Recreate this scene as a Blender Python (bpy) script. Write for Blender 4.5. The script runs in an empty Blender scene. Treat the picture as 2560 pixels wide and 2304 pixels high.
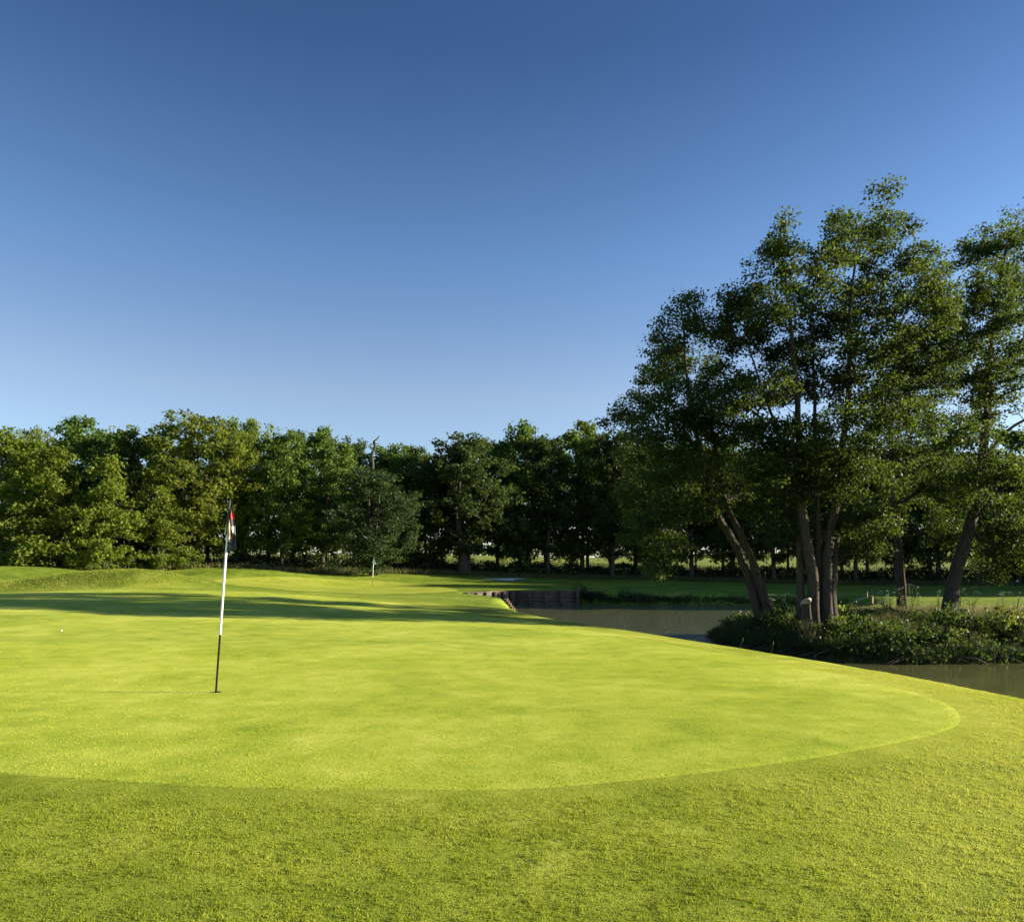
import bpy, math, random
import numpy as np
from mathutils import Vector

R = math.radians
scene = bpy.context.scene
COL = scene.collection

# ------------------------------------------------------------------ camera
CAMZ = 1.38
cam_d = bpy.data.cameras.new("camera")
cam_d.sensor_width = 36.0
cam_d.lens = 27.0
cam_d.shift_y = 268 / 2560.0
cam_d.clip_start = 0.05
cam_d.clip_end = 5000
cam = bpy.data.objects.new("camera", cam_d)
cam.location = (0, 0, CAMZ)
cam.rotation_euler = (R(90), 0, 0)
COL.objects.link(cam)
scene.camera = cam

# ------------------------------------------------------------------ light
SUN_EL = 15.0          # degrees above the horizon
SUN_AZ = 3.0           # degrees beyond the +X axis, towards +Y
w = bpy.data.worlds.new("World")
scene.world = w
w.use_nodes = True
nt = w.node_tree
nt.nodes.clear()
sky = nt.nodes.new("ShaderNodeTexSky")
sky.sky_type = 'NISHITA'
sky.sun_disc = False
sky.sun_elevation = R(SUN_EL)
sky.sun_rotation = R(90 - SUN_AZ)
sky.altitude = 100
sky.air_density = 1.0
sky.dust_density = 0.2
sky.ozone_density = 5.0
bg = nt.nodes.new("ShaderNodeBackground")
bg.inputs['Strength'].default_value = 0.125
wo = nt.nodes.new("ShaderNodeOutputWorld")
# a polarised evening sky: deeper blue with height, paler towards the horizon
tcw = nt.nodes.new("ShaderNodeTexCoord"); sxyz = nt.nodes.new("ShaderNodeSeparateXYZ")
nt.links.new(tcw.outputs['Generated'], sxyz.inputs[0])
rw = nt.nodes.new("ShaderNodeValToRGB")
els = rw.color_ramp.elements
for i_, (p_, c_) in enumerate([(0.0, (2.4, 2.1, 1.95)), (.22, (2.95, 2.0, 1.62)), (.37, (1.92, 1.70, 1.62)), (.56, (.98, 1.0, 1.12)), (1.0, (.65, .78, 1.0))]):
    e_ = els[i_] if i_ < 2 else els.new(p_)
    e_.position = p_
    e_.color = (c_[0] / 3, c_[1] / 3, c_[2] / 3, 1)
nt.links.new(sxyz.outputs[2], rw.inputs[0])
mw = nt.nodes.new("ShaderNodeMix"); mw.data_type = 'RGBA'; mw.blend_type = 'MULTIPLY'; mw.inputs[0].default_value = 1
nt.links.new(sky.outputs[0], mw.inputs[6]); nt.links.new(rw.outputs[0], mw.inputs[7])
# brighter on the side of the low sun
mb = nt.nodes.new("ShaderNodeMath"); mb.operation = 'MULTIPLY_ADD'; mb.inputs[1].default_value = .14; mb.inputs[2].default_value = 1.0
nt.links.new(sxyz.outputs[0], mb.inputs[0])
mv = nt.nodes.new("ShaderNodeVectorMath"); mv.operation = 'SCALE'
nt.links.new(mw.outputs[2], mv.inputs[0]); nt.links.new(mb.outputs[0], mv.inputs['Scale'])
nt.links.new(mv.outputs[0], bg.inputs[0])
nt.links.new(bg.outputs[0], wo.inputs[0])

sl = bpy.data.lights.new("sun", 'SUN')
sl.energy = 5.0
sl.angle = R(0.4)
sl.color = (1.0, 0.87, 0.66)
so = bpy.data.objects.new("sun", sl)
COL.objects.link(so)
sd = Vector((math.cos(R(SUN_EL)) * math.cos(R(SUN_AZ)), math.cos(R(SUN_EL)) * math.sin(R(SUN_AZ)), math.sin(R(SUN_EL))))
so.rotation_euler = sd.to_track_quat('Z', 'Y').to_euler()
so.location = sd * 100

scene.view_settings.view_transform = 'Standard'
scene.view_settings.look = 'None'
scene.view_settings.exposure = 1.55
scene.view_settings.gamma = 1
scene.cycles.max_bounces = 6
scene.cycles.diffuse_bounces = 3
scene.cycles.transmission_bounces = 4
scene.cycles.caustics_reflective = False
scene.cycles.caustics_refractive = False

# ------------------------------------------------------------------ helpers
def tag(o, label=None, cat=None, group=None, kind=None):
    if label: o['label'] = label
    if cat: o['category'] = cat
    if group: o['group'] = group
    if kind: o['kind'] = kind
    return o

def empty(name, loc=(0, 0, 0), rz=0.0):
    o = bpy.data.objects.new(name, None)
    o.location = loc
    o.rotation_euler = (0, 0, rz)
    o.empty_display_size = 0.3
    COL.objects.link(o)
    return o

def link_mesh(name, me, parent=None):
    o = bpy.data.objects.new(name, me)
    COL.objects.link(o)
    if parent: o.parent = parent
    return o

def np_mesh(name, V, F, mats, smooth=False, attrs=None, matidx=None):
    """F: (n,3) or (n,4) array, or a list of such arrays"""
    Fs = F if isinstance(F, list) else [F]
    Fs = [np.asarray(f, dtype=np.int32) for f in Fs if len(f)]
    me = bpy.data.meshes.new(name)
    V = np.asarray(V, dtype=np.float32)
    me.vertices.add(len(V))
    me.vertices.foreach_set('co', V.ravel())
    nl = sum(f.size for f in Fs)
    npoly = sum(len(f) for f in Fs)
    me.loops.add(nl)
    me.polygons.add(npoly)
    me.loops.foreach_set('vertex_index', np.concatenate([f.ravel() for f in Fs]))
    starts, s = [], 0
    for f in Fs:
        k = f.shape[1]
        starts.append(s + np.arange(len(f)) * k)
        s += f.size
    me.polygons.foreach_set('loop_start', np.concatenate(starts).astype(np.int32))
    if smooth:
        me.polygons.foreach_set('use_smooth', np.ones(npoly, dtype=bool))
    for m in (mats if isinstance(mats, (list, tuple)) else [mats]):
        me.materials.append(m)
    if matidx is not None:
        me.polygons.foreach_set('material_index', np.asarray(matidx, dtype=np.int32))
    me.update(calc_edges=True)
    for k, a in (attrs or {}).items():
        at = me.attributes.new(k, 'FLOAT', 'POINT')
        at.data.foreach_set('value', np.asarray(a, dtype=np.float32))
    return me

def mat(name):
    m = bpy.data.materials.new(name)
    m.use_nodes = True
    t = m.node_tree
    t.nodes.clear()
    out = t.nodes.new('ShaderNodeOutputMaterial')
    return m, t, out

def N(t, kind, **kw):
    n = t.nodes.new(kind)
    for k, v in kw.items():
        if k.startswith('i_'):
            n.inputs[k[2:].replace('_', ' ')].default_value = v
        else:
            setattr(n, k, v)
    return n

def ramp(t, stops, src):
    r = t.nodes.new('ShaderNodeValToRGB')
    e = r.color_ramp.elements
    while len(e) > 1: e.remove(e[-1])
    for i, (p, c) in enumerate(stops):
        el = e[0] if i == 0 else e.new(p)
        el.position = p
        el.color = (*c, 1) if len(c) == 3 else c
    t.links.new(src, r.inputs[0])
    return r.outputs[0]

def mixc(t, a, b, fac, blend='MIX'):
    m = t.nodes.new('ShaderNodeMix')
    m.data_type = 'RGBA'
    m.blend_type = blend
    for s, v in ((0, fac), (6, a), (7, b)):
        if hasattr(v, 'links') or hasattr(v, 'is_linked'):
            t.links.new(v, m.inputs[s])
        else:
            m.inputs[s].default_value = v if s == 0 else (*v, 1)
    return m.outputs[2]

def math_n(t, op, a, b=0.0, clamp=False):
    m = t.nodes.new('ShaderNodeMath')
    m.operation = op
    m.use_clamp = clamp
    for i, v in ((0, a), (1, b)):
        if hasattr(v, 'is_linked'): t.links.new(v, m.inputs[i])
        else: m.inputs[i].default_value = v
    return m.outputs[0]

def noise(t, scale, detail=4, rough=0.55, vec=None, dist=0.0):
    n = t.nodes.new('ShaderNodeTexNoise')
    n.inputs['Scale'].default_value = scale
    n.inputs['Detail'].default_value = detail
    n.inputs['Roughness'].default_value = rough
    n.inputs['Distortion'].default_value = dist
    if vec is not None: t.links.new(vec, n.inputs['Vector'])
    return n.outputs[0]

def plain(name, col, rough=0.5, var=0.12, scale=20, metallic=0.0, spec=0.5, bump=0.0):
    m, t, out = mat(name)
    tc = N(t, 'ShaderNodeTexCoord')
    nz = noise(t, scale, 5, 0.6, tc.outputs['Object'])
    c = ramp(t, [(0.25, tuple(x * (1 - var) for x in col)), (0.75, tuple(min(1, x * (1 + var)) for x in col))], nz)
    b = N(t, 'ShaderNodeBsdfPrincipled')
    t.links.new(c, b.inputs['Base Color'])
    b.inputs['Roughness'].default_value = rough
    b.inputs['Metallic'].default_value = metallic
    b.inputs['Specular IOR Level'].default_value = spec
    if bump:
        bp = N(t, 'ShaderNodeBump')
        bp.inputs['Strength'].default_value = bump
        bp.inputs['Distance'].default_value = 0.01
        t.links.new(nz, bp.inputs['Height'])
        t.links.new(bp.outputs[0], b.inputs['Normal'])
    t.links.new(b.outputs[0], out.inputs[0])
    return m

# ------------------------------------------------------------------ terrain function
ZW = -1.10   # water level
def pw(px, py, Y):
    return ((px - 1280) / 1920 * Y, Y, CAMZ - (py - 1420) * Y / 1920)

CP = [(-6, -4, .02), (0, -4, 0), (6, -4, -.03), (-3.3, 8.5, .0), (0, 5, 0), (3, 6, 0), (4.4, 9, -.05), (-8, 8, .06), (-14, 8, .15),
      (0, 12, -.02), (3, 13, -.08), (-8, 14, .10), (9, 0, -.1), (-20, 0, .2), (20, 0, -.2),
      (-12.5, 18.7, .27), (-18, 27.5, .42), (1.2, 19.3, -.15), (0, 25, -.24), (-6, 19, .07), (-8, 27, .12), (-30, 28, .6), (-28, 14, .45),
      pw(250, 1474, 34), pw(700, 1477, 36), pw(1000, 1490, 38), pw(1200, 1497, 42), pw(0, 1482, 34),
      pw(931, 1464, 58), pw(600, 1449, 56), pw(600, 1470, 47), pw(450, 1446, 54), pw(1130, 1478, 50), pw(800, 1476, 50), pw(1260, 1482, 52),
      pw(925, 1433, 66), pw(1100, 1433, 71), pw(1280, 1440, 75), pw(1263, 1449, 66), pw(1640, 1447, 77), pw(1640, 1480, 54),
      pw(1450, 1479, 54), pw(2100, 1461, 70), pw(2100, 1482, 54), pw(2500, 1462, 64), pw(2500, 1485, 50),
      (-40, 62, 1.1), (-30, 61, .9), (-20, 65, .95), (-45, 45, .8), (-60, 60, 1.3), (-60, 20, .9), (-10, 90, .9), (30, 90, .2), (60, 85, .1), (60, 50, -.1),
      (-35, 90, 1.1), (9, 23, -.58), (8.3, 25.5, -.55), (14.1, 25.3, -.38), (15.6, 30.5, -.24), (11, 21, -.75), (14, 21.5, -.75), (20, 34, -.15), (30, 24, -.4), (26, 40, -.25), (40, 30, -.2),
      (40, 0, -.3), (21, 27, -.35)]
CP = np.array(CP, dtype=float)
def _phi(r2):
    return 0.5 * r2 * np.log(r2 + 1e-9)
_S = 20.0
def _tps_solve():
    P = CP[:, :2] / _S
    n = len(P)
    d2 = ((P[:, None] - P[None]) ** 2).sum(-1)
    K = _phi(d2) + np.eye(n) * 0.004
    Q = np.hstack([np.ones((n, 1)), P])
    A = np.block([[K, Q], [Q.T, np.zeros((3, 3))]])
    return np.linalg.solve(A, np.concatenate([CP[:, 2], np.zeros(3)]))
_TW = _tps_solve()
def tps(X, Y):
    x = np.clip(X, -60, 60) / _S
    y = np.clip(Y, -5, 90) / _S
    out = _TW[-3] + _TW[-2] * x + _TW[-1] * y
    P = CP[:, :2] / _S
    for i in range(len(P)):
        out = out + _TW[i] * _phi((x - P[i, 0]) ** 2 + (y - P[i, 1]) ** 2)
    return out

def sst(a, b, x):
    t = np.clip((x - a) / (b - a), 0, 1)
    return t * t * (3 - 2 * t)

# mounds: cx, cy, height, rx-left, rx-right, ry
MOUNDS = [(-18.8, 38.5, 0.95, 5.2, 3.3, 2.8), (-30.0, 37.5, 0.30, 12.0, 8.0, 3.0), (-33.0, 50.0, 0.78, 14.0, 6.5, 5.0),
          (-22.4, 60.5, 0.60, 7.0, 6.5, 4.0)]
def mounds(X, Y):
    out = 0 * X
    for cx, cy, h, rl, rr, ry in MOUNDS:
        rx = np.where(X < cx, rl, rr)
        q = ((X - cx) / rx) ** 2 + ((Y - cy) / ry) ** 2
        out = out + h * np.exp(-np.power(q, 1.3))
    return out

# lake outline, each corner with the width of the bank that starts there
LAKE = [(-0.1, 43.5, 1.3), (0.4, 38, 2.0), (1.6, 31, 2.4), (3.8, 25, 2.4), (5.5, 20.5, 2.6), (6.7, 16.5, 2.3), (7.2, 12.5, 1.9), (7.3, 10, 1.8), (7.5, 7.5, 1.8),
        (10, 6, 1.8), (16, 5, 2), (40, 2, 2), (40, 17, 1.2), (20, 19.6, 1.2), (13.5, 20.2, 1.0), (10.5, 19.8, 1.0), (8.4, 20.6, 1.0), (7.3, 22.8, .9),
        (6.9, 25.2, .9), (7.3, 28.0, 1.2), (11.5, 31, 1.5), (15.0, 35, 2.2), (18.5, 42, 2.4), (20.5, 47, 1.6), (18.5, 50.5, 1.6), (12, 52.5, 1.6), (6.5, 53.0, 1.2),
        (4.7, 54.2, .3), (0, 54.2, .3), (-3.1, 49.2, .5), (-1.5, 46.8, .3)]
LP = np.array([l[:2] for l in LAKE])
LWD = np.array([l[2] for l in LAKE])
def poly_sd(P, X, Y, widths=None):
    """signed distance, + outside the polygon; and blended edge property"""
    n = len(P)
    inside = np.zeros(X.shape, dtype=bool)
    best = np.full(X.shape, 1e9)
    num = np.zeros(X.shape); den = np.zeros(X.shape)
    for i in range(n):
        ax, ay = P[i]; bx, by = P[(i + 1) % n]
        ex, ey = bx - ax, by - ay
        t = np.clip(((X - ax) * ex + (Y - ay) * ey) / (ex * ex + ey * ey), 0, 1)
        d2 = (X - ax - t * ex) ** 2 + (Y - ay - t * ey) ** 2
        best = np.minimum(best, d2)
        if widths is not None:
            q = 1 / (d2 + 0.02) ** 2
            wv = widths[i]
            num += q * wv; den += q
        cond = ((ay > Y) != (by > Y))
        xc = ax + (Y - ay) / (ey if abs(ey) > 1e-9 else 1e-9) * ex
        inside ^= cond & (X < xc)
    d = np.sqrt(best)
    d = np.where(inside, -d, d)
    return (d, num / den) if widths is not None else d

def height(X, Y):
    X = np.asarray(X, dtype=float); Y = np.asarray(Y, dtype=float)
    shp = X.shape
    X = X.ravel(); Y = Y.ravel()
    B = tps(X, Y) + mounds(X, Y)
    B = B + sst(88, 150, Y) * 2.7 + sst(150, 230, Y) * 1.6
    B = np.maximum(B, -0.8)
    d, wd = poly_sd(LP, X, Y, LWD)
    d = d + 0.10 * np.sin(X * 1.7 + Y * 0.9) * sst(18.5, 19.5, Y) * (np.abs(wd - .3) > .2) * np.exp(-d * d)
    t = np.clip(d / wd, 0, 1)
    f = 1 - (1 - t) ** 2
    z = np.where(d >= 0, ZW + (B - ZW) * f, ZW + np.maximum(-1.3, d * 0.9))
    return z.reshape(shp)
def hz(x, y):
    return float(height(np.array([x]), np.array([y]))[0])

def hit(px, py, y0=2.5, y1=200.0, n=4000):
    """where the sight line through a photograph pixel meets the ground"""
    Y = np.geomspace(y0, y1, n)
    X = (px - 1280) / 1920 * Y
    Z = CAMZ - (py - 1420) * Y / 1920
    H = height(X, Y)
    k = np.nonzero(H >= Z)[0]
    if not len(k): return None
    i = k[0]
    return (float(X[i]), float(Y[i]), float(H[i]))


# ------------------------------------------------------------------ putting green outlines
def closed_spline(pts, n):
    P = np.array(pts, dtype=float)
    m = len(P)
    u = np.linspace(0, m, n, endpoint=False)
    i = u.astype(int); f = (u - i)[:, None]
    p0, p1, p2, p3 = P[(i - 1) % m], P[i], P[(i + 1) % m], P[(i + 2) % m]
    return 0.5 * ((2 * p1) + (-p0 + p2) * f + (2 * p0 - 5 * p1 + 4 * p2 - p3) * f ** 2 + (-p0 + 3 * p1 - 3 * p2 + p3) * f ** 3)

HOLE = (-3.285, 8.52)
GREEN = closed_spline([(-3.4, 5.12), (-1.96, 4.84), (-.7, 4.78), (.3, 4.84), (1.73, 5.35), (2.85, 5.95), (3.8, 6.65), (4.3, 7.35), (4.62, 8.3), (4.62, 9.7),
                       (4.3, 11.6), (3.75, 13.6), (2.6, 17.5), (.9, 22), (-1.2, 26), (-4, 30.5), (-9, 33.3), (-15, 34.3), (-21, 33.2), (-27, 30), (-29, 23), (-24, 14),
                       (-14, 8.0), (-8, 5.9), (-5.4, 5.4)], 480)
FG = [hit(*p)[:2] for p in ((1120, 1479), (1000, 1483), (850, 1481), (700, 1472), (590, 1463))]
GREEN2 = closed_spline(FG + [(-21, 54.5), (-16.5, 59), (-11, 61), (-7, 60), (-4, 55)], 200)
FLAG2 = hit(931, 1464)

# ------------------------------------------------------------------ ground sheet
def axis(parts):
    out = [parts[0][0]]
    for a, b, s in parts:
        n = max(1, int(round((b - a) / s)))
        out += list(np.linspace(a, b, n + 1)[1:])
    return out
xs = [-2500, -1500, -900, -600, -400, -280, -200, -150, -120, -100] + axis([(-86, -60, 3), (-60, -24, .6), (-24, 24, .22), (24, 60, .6), (60, 86, 3)]) + [100, 120, 150, 200, 280, 400, 600, 900, 1500, 2500]
ys = [-400, -200, -100, -60, -40, -25] + axis([(-15, 0, 1.5), (0, 56, .22), (56, 92, .5), (92, 130, 2)]) + [140, 150, 165, 180, 200, 230, 270, 330, 450, 700, 1200, 3000]
GX, GY = np.meshgrid(np.array(xs), np.array(ys))
GZ = height(GX, GY)
dg1 = -poly_sd(GREEN[::4], GX, GY)      # + inside
dg2 = -poly_sd(GREEN2[::3], GX, GY)
GZ = GZ - 0.30 * sst(.35, .7, dg1) - 0.15 * sst(.7, 1.4, dg2)
nx, ny = len(xs), len(ys)
idx = np.arange(nx * ny).reshape(ny, nx)
F = np.stack([idx[:-1, :-1], idx[:-1, 1:], idx[1:, 1:], idx[1:, :-1]], -1).reshape(-1, 4)

# surface kinds (what grows there): bare soil / rough grass / short fairway
def row_y(x):
    """centre line of the tree belt"""
    return np.interp(x, [-70, -45, -30, -20, -10, 0, 12, 24, 34, 42, 48, 60], [54, 57, 61, 65.5, 70.5, 75, 78, 76, 71, 66, 62, 58])
lake_d = poly_sd(LP, GX, GY)
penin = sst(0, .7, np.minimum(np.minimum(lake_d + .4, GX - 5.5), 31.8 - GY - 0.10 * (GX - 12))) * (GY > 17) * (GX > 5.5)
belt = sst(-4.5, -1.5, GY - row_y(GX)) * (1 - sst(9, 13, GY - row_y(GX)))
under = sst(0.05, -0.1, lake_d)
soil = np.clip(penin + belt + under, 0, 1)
rough = np.clip(sum(np.exp(-np.power(((GX - m[0]) / np.where(GX < m[0], m[3], m[4] * .95)) ** 2 * .8 + ((GY - m[1]) / m[5]) ** 2 * .6, 3)) for m in MOUNDS[:2]), 0, 1)

def grass_mat(name, stops, tint=None, sheet='ground', bump=0.6, bscale=60):
    m, t, out = mat(name)
    tc = N(t, 'ShaderNodeTexCoord')
    P = tc.outputs['Object']
    big = noise(t, .32, 4, .6, P, .6)
    mid = noise(t, 2.2, 5, .65, P, .3)
    fine = noise(t, 38, 4, .7, P)
    vf = noise(t, 160, 3, .75, P)
    v = math_n(t, 'ADD', math_n(t, 'MULTIPLY', big, .42), math_n(t, 'MULTIPLY', mid, .38))
    v = math_n(t, 'ADD', v, math_n(t, 'MULTIPLY', fine, .22))
    v = math_n(t, 'ADD', v, math_n(t, 'MULTIPLY', vf, .30))
    v = math_n(t, 'SUBTRACT', v, .16)
    c = ramp(t, stops, v)
    b = N(t, 'ShaderNodeBsdfPrincipled')
    b.inputs['Roughness'].default_value = .75
    b.inputs['Specular IOR Level'].default_value = .08
    bp = N(t, 'ShaderNodeBump')
    bp.inputs['Strength'].default_value = bump
    bp.inputs['Distance'].default_value = .02
    hh = math_n(t, 'ADD', math_n(t, 'MULTIPLY', vf, .6), fine)
    t.links.new(hh, bp.inputs['Height'])
    t.links.new(bp.outputs[0], b.inputs['Normal'])
    if sheet == 'ground':
        a = N(t, 'ShaderNodeAttribute', attribute_name='rough')
        rg = ramp(t, [(.40, (.10, .14, .012)), (.5, (.19, .235, .022)), (.60, (.29, .30, .05))], v)
        c = mixc(t, c, rg, a.outputs['Fac'])
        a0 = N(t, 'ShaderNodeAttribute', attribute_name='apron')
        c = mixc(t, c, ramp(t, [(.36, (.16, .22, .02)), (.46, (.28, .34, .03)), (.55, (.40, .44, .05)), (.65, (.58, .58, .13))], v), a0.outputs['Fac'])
        a2 = N(t, 'ShaderNodeAttribute', attribute_name='field')
        fr = ramp(t, [(.4, (.13, .18, .02)), (.6, (.24, .27, .05))], v)
        c = mixc(t, c, fr, a2.outputs['Fac'])
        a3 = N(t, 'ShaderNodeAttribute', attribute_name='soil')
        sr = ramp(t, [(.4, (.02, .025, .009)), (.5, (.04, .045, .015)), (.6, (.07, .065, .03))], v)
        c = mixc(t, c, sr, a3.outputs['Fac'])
    t.links.new(c, b.inputs['Base Color'])
    t.links.new(b.outputs[0], out.inputs[0])
    return m

M_GROUND = grass_mat('fairway_grass', [(.38, (.08, .125, .014)), (.48, (.155, .225, .022)), (.56, (.22, .285, .03)), (.66, (.32, .37, .06))])
M_GREEN = grass_mat('putting_green_grass', [(.36, (.17, .255, .02)), (.45, (.305, .39, .034)), (.54, (.43, .49, .058)), (.63, (.57, .605, .12))], sheet='green', bump=.3)
M_GREEN2 = grass_mat('far_green_grass', [(.40, (.24, .30, .028)), (.5, (.33, .38, .045)), (.62, (.43, .46, .08))], sheet='green', bump=.2)

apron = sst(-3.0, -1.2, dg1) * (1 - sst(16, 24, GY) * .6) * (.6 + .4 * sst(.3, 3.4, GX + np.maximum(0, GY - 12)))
field = sst(10, 14, GY - row_y(GX)) * np.ones_like(GX)
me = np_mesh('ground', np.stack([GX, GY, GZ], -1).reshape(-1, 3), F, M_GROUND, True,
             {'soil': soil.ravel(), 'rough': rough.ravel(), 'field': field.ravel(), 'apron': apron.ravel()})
g = link_mesh('ground', me)
tag(g, 'mown fairway grass rolling over low mounds down to the pond', None, None, 'structure')

def green_sheet(name, bound, centre, r0, rings, m, label):
    n = len(bound)
    ang0 = np.arctan2(bound[:, 1] - centre[1], bound[:, 0] - centre[0])
    inner = np.stack([centre[0] + r0 * np.cos(ang0), centre[1] + r0 * np.sin(ang0)], -1)
    rho = np.concatenate([np.geomspace(.004, .06, 10), np.linspace(.06, 1, rings)[1:]])
    rho[0] = 0
    P = inner[None] + (bound - inner)[None] * rho[:, None, None]
    Z = height(P[..., 0], P[..., 1]) + .006
    Z[-1] -= .009
    V = np.concatenate([P, Z[..., None]], -1).reshape(-1, 3)
    k = len(rho)
    I = np.arange(k * n).reshape(k, n)
    J = np.roll(I, -1, 1)
    F = np.stack([I[:-1], I[1:], J[1:], J[:-1]], -1).reshape(-1, 4)
    o = link_mesh(name, np_mesh(name, V, F, m, True))
    # faces must look up
    me = o.data
    if me.polygons[0].normal.z < 0: me.flip_normals()
    tag(o, label, None, None, 'structure')
    return o
green_sheet('putting_green', GREEN, HOLE, .054, 110, M_GREEN, 'close mown pale putting green round the near flagstick')
green_sheet('far_putting_green', GREEN2, FLAG2[:2], .054, 40, M_GREEN2, 'small pale putting green round the far flagstick')

# sand bunker on the far fairway
bk = closed_spline([hit(*p)[:2] for p in ((1207, 1448.6), (1240, 1446.8), (1270, 1446), (1300, 1446.3), (1318, 1447.6), (1300, 1448.8), (1285, 1450), (1284, 1452.2), (1262, 1451.5), (1235, 1449.6))], 60)
cz = bk.mean(0)
rr = np.linspace(0.02, 1, 8)
P = cz + (bk - cz)[None] * rr[:, None, None]
Z = height(P[..., 0], P[..., 1]) + .035
V = np.concatenate([P, Z[..., None]], -1).reshape(-1, 3)
I = np.arange(8 * 60).reshape(8, 60); J = np.roll(I, -1, 1)
me = np_mesh('bunker', V, np.stack([I[:-1], I[1:], J[1:], J[:-1]], -1).reshape(-1, 4), plain('bunker_sand', (.78, .74, .72), .95, .06, 4), True)
if me.polygons[0].normal.z < 0: me.flip_normals()
tag(link_mesh('bunker', me), 'white sand bunker cut into the far shaded fairway', None, None, 'structure')

# ------------------------------------------------------------------ water
m, t, out = mat('pond_water')
tc = N(t, 'ShaderNodeTexCoord')
mp = N(t, 'ShaderNodeMapping'); mp.inputs['Scale'].default_value = (1.0, 1.25, 1)
t.links.new(tc.outputs['Object'], mp.inputs[0])
n1 = noise(t, 5.5, 4, .6, mp.outputs[0], .4)
n2 = noise(t, 1.1, 3, .5, mp.outputs[0], .2)
patch = ramp(t, [(.40, (.10, .10, .10)), (.62, (1, 1, 1))], noise(t, .11, 2, .5, tc.outputs['Object']))
sepy = N(t, 'ShaderNodeSeparateXYZ'); t.links.new(tc.outputs['Object'], sepy.inputs[0])
mr = N(t, 'ShaderNodeMapRange'); mr.inputs[1].default_value = 22; mr.inputs[2].default_value = 32
mr.inputs[3].default_value = .05; mr.inputs[4].default_value = 1.0
t.links.new(sepy.outputs[1], mr.inputs[0])
h = math_n(t, 'MULTIPLY', math_n(t, 'ADD', n1, math_n(t, 'MULTIPLY', n2, .6)), math_n(t, 'MULTIPLY', mr.outputs[0], 1.0))
bp = N(t, 'ShaderNodeBump'); bp.inputs['Strength'].default_value = 1; bp.inputs['Distance'].default_value = .09
t.links.new(h, bp.inputs['Height'])
b = N(t, 'ShaderNodeBsdfPrincipled')
t.links.new(ramp(t, [(.3, (.078, .086, .032)), (.7, (.105, .112, .045))], n2), b.inputs['Base Color'])
b.inputs['Roughness'].default_value = .06
b.inputs['IOR'].default_value = 1.33
t.links.new(bp.outputs[0], b.inputs['Normal'])
t.links.new(b.outputs[0], out.inputs[0])
V = [(-12, 1, ZW), (70, -4, ZW), (70, 22, ZW), (30, 66, ZW), (-12, 66, ZW)]
me = bpy.data.meshes.new('water'); me.from_pydata(V, [], [tuple(range(5))]); me.materials.append(m); me.update()
tag(link_mesh('water', me), 'still brown pond water reflecting the trees', None, None, 'structure')

# ------------------------------------------------------------------ foliage and bark materials
def leaf_mat(name, dark, mid_, light, trans, tfac=.38, rough=.6, spec=.15):
    m, t, out = mat(name)
    a = N(t, 'ShaderNodeAttribute', attribute_name='rnd')
    c = ramp(t, [(0.0, dark), (.5, mid_), (1.0, light)], a.outputs['Fac'])
    oi = N(t, 'ShaderNodeObjectInfo')
    hv = N(t, 'ShaderNodeHueSaturation')
    mr = N(t, 'ShaderNodeMapRange'); mr.inputs[3].default_value = .80; mr.inputs[4].default_value = 1.22
    t.links.new(oi.outputs['Random'], mr.inputs[0]); t.links.new(mr.outputs[0], hv.inputs['Value'])
    mr2 = N(t, 'ShaderNodeMapRange'); mr2.inputs[3].default_value = .485; mr2.inputs[4].default_value = .512
    rr = math_n(t, 'FRACT', math_n(t, 'MULTIPLY', oi.outputs['Random'], 7.31))
    t.links.new(rr, mr2.inputs[0]); t.links.new(mr2.outputs[0], hv.inputs['Hue'])
    t.links.new(c, hv.inputs['Color'])
    b = N(t, 'ShaderNodeBsdfPrincipled')
    t.links.new(hv.outputs[0], b.inputs['Base Color'])
    b.inputs['Roughness'].default_value = rough
    b.inputs['Specular IOR Level'].default_value = spec
    tr = N(t, 'ShaderNodeBsdfTranslucent')
    tcol = mixc(t, hv.outputs[0], trans, .6)
    t.links.new(tcol, tr.inputs[0])
    mx = N(t, 'ShaderNodeMixShader'); mx.inputs[0].default_value = tfac
    t.links.new(b.outputs[0], mx.inputs[1]); t.links.new(tr.outputs[0], mx.inputs[2])
    t.links.new(mx.outputs[0], out.inputs[0])
    return m

M_ALDER = leaf_mat('alder_leaf', (.013, .031, .011), (.022, .046, .014), (.040, .068, .019), (.16, .24, .018), .42, .55, .22)
M_FAR = [leaf_mat('woodland_leaf_olive', (.06, .095, .014), (.115, .16, .022), (.19, .235, .036), (.34, .42, .03), .42),
         leaf_mat('woodland_leaf_green', (.036, .072, .016), (.07, .12, .024), (.12, .175, .036), (.22, .33, .035), .38),
         leaf_mat('woodland_leaf_dark', (.022, .042, .014), (.040, .068, .020), (.066, .10, .029), (.14, .20, .028), .35),
         leaf_mat('woodland_leaf_ash', (.018, .038, .016), (.031, .060, .022), (.050, .088, .029), (.10, .16, .03), .35)]

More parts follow.
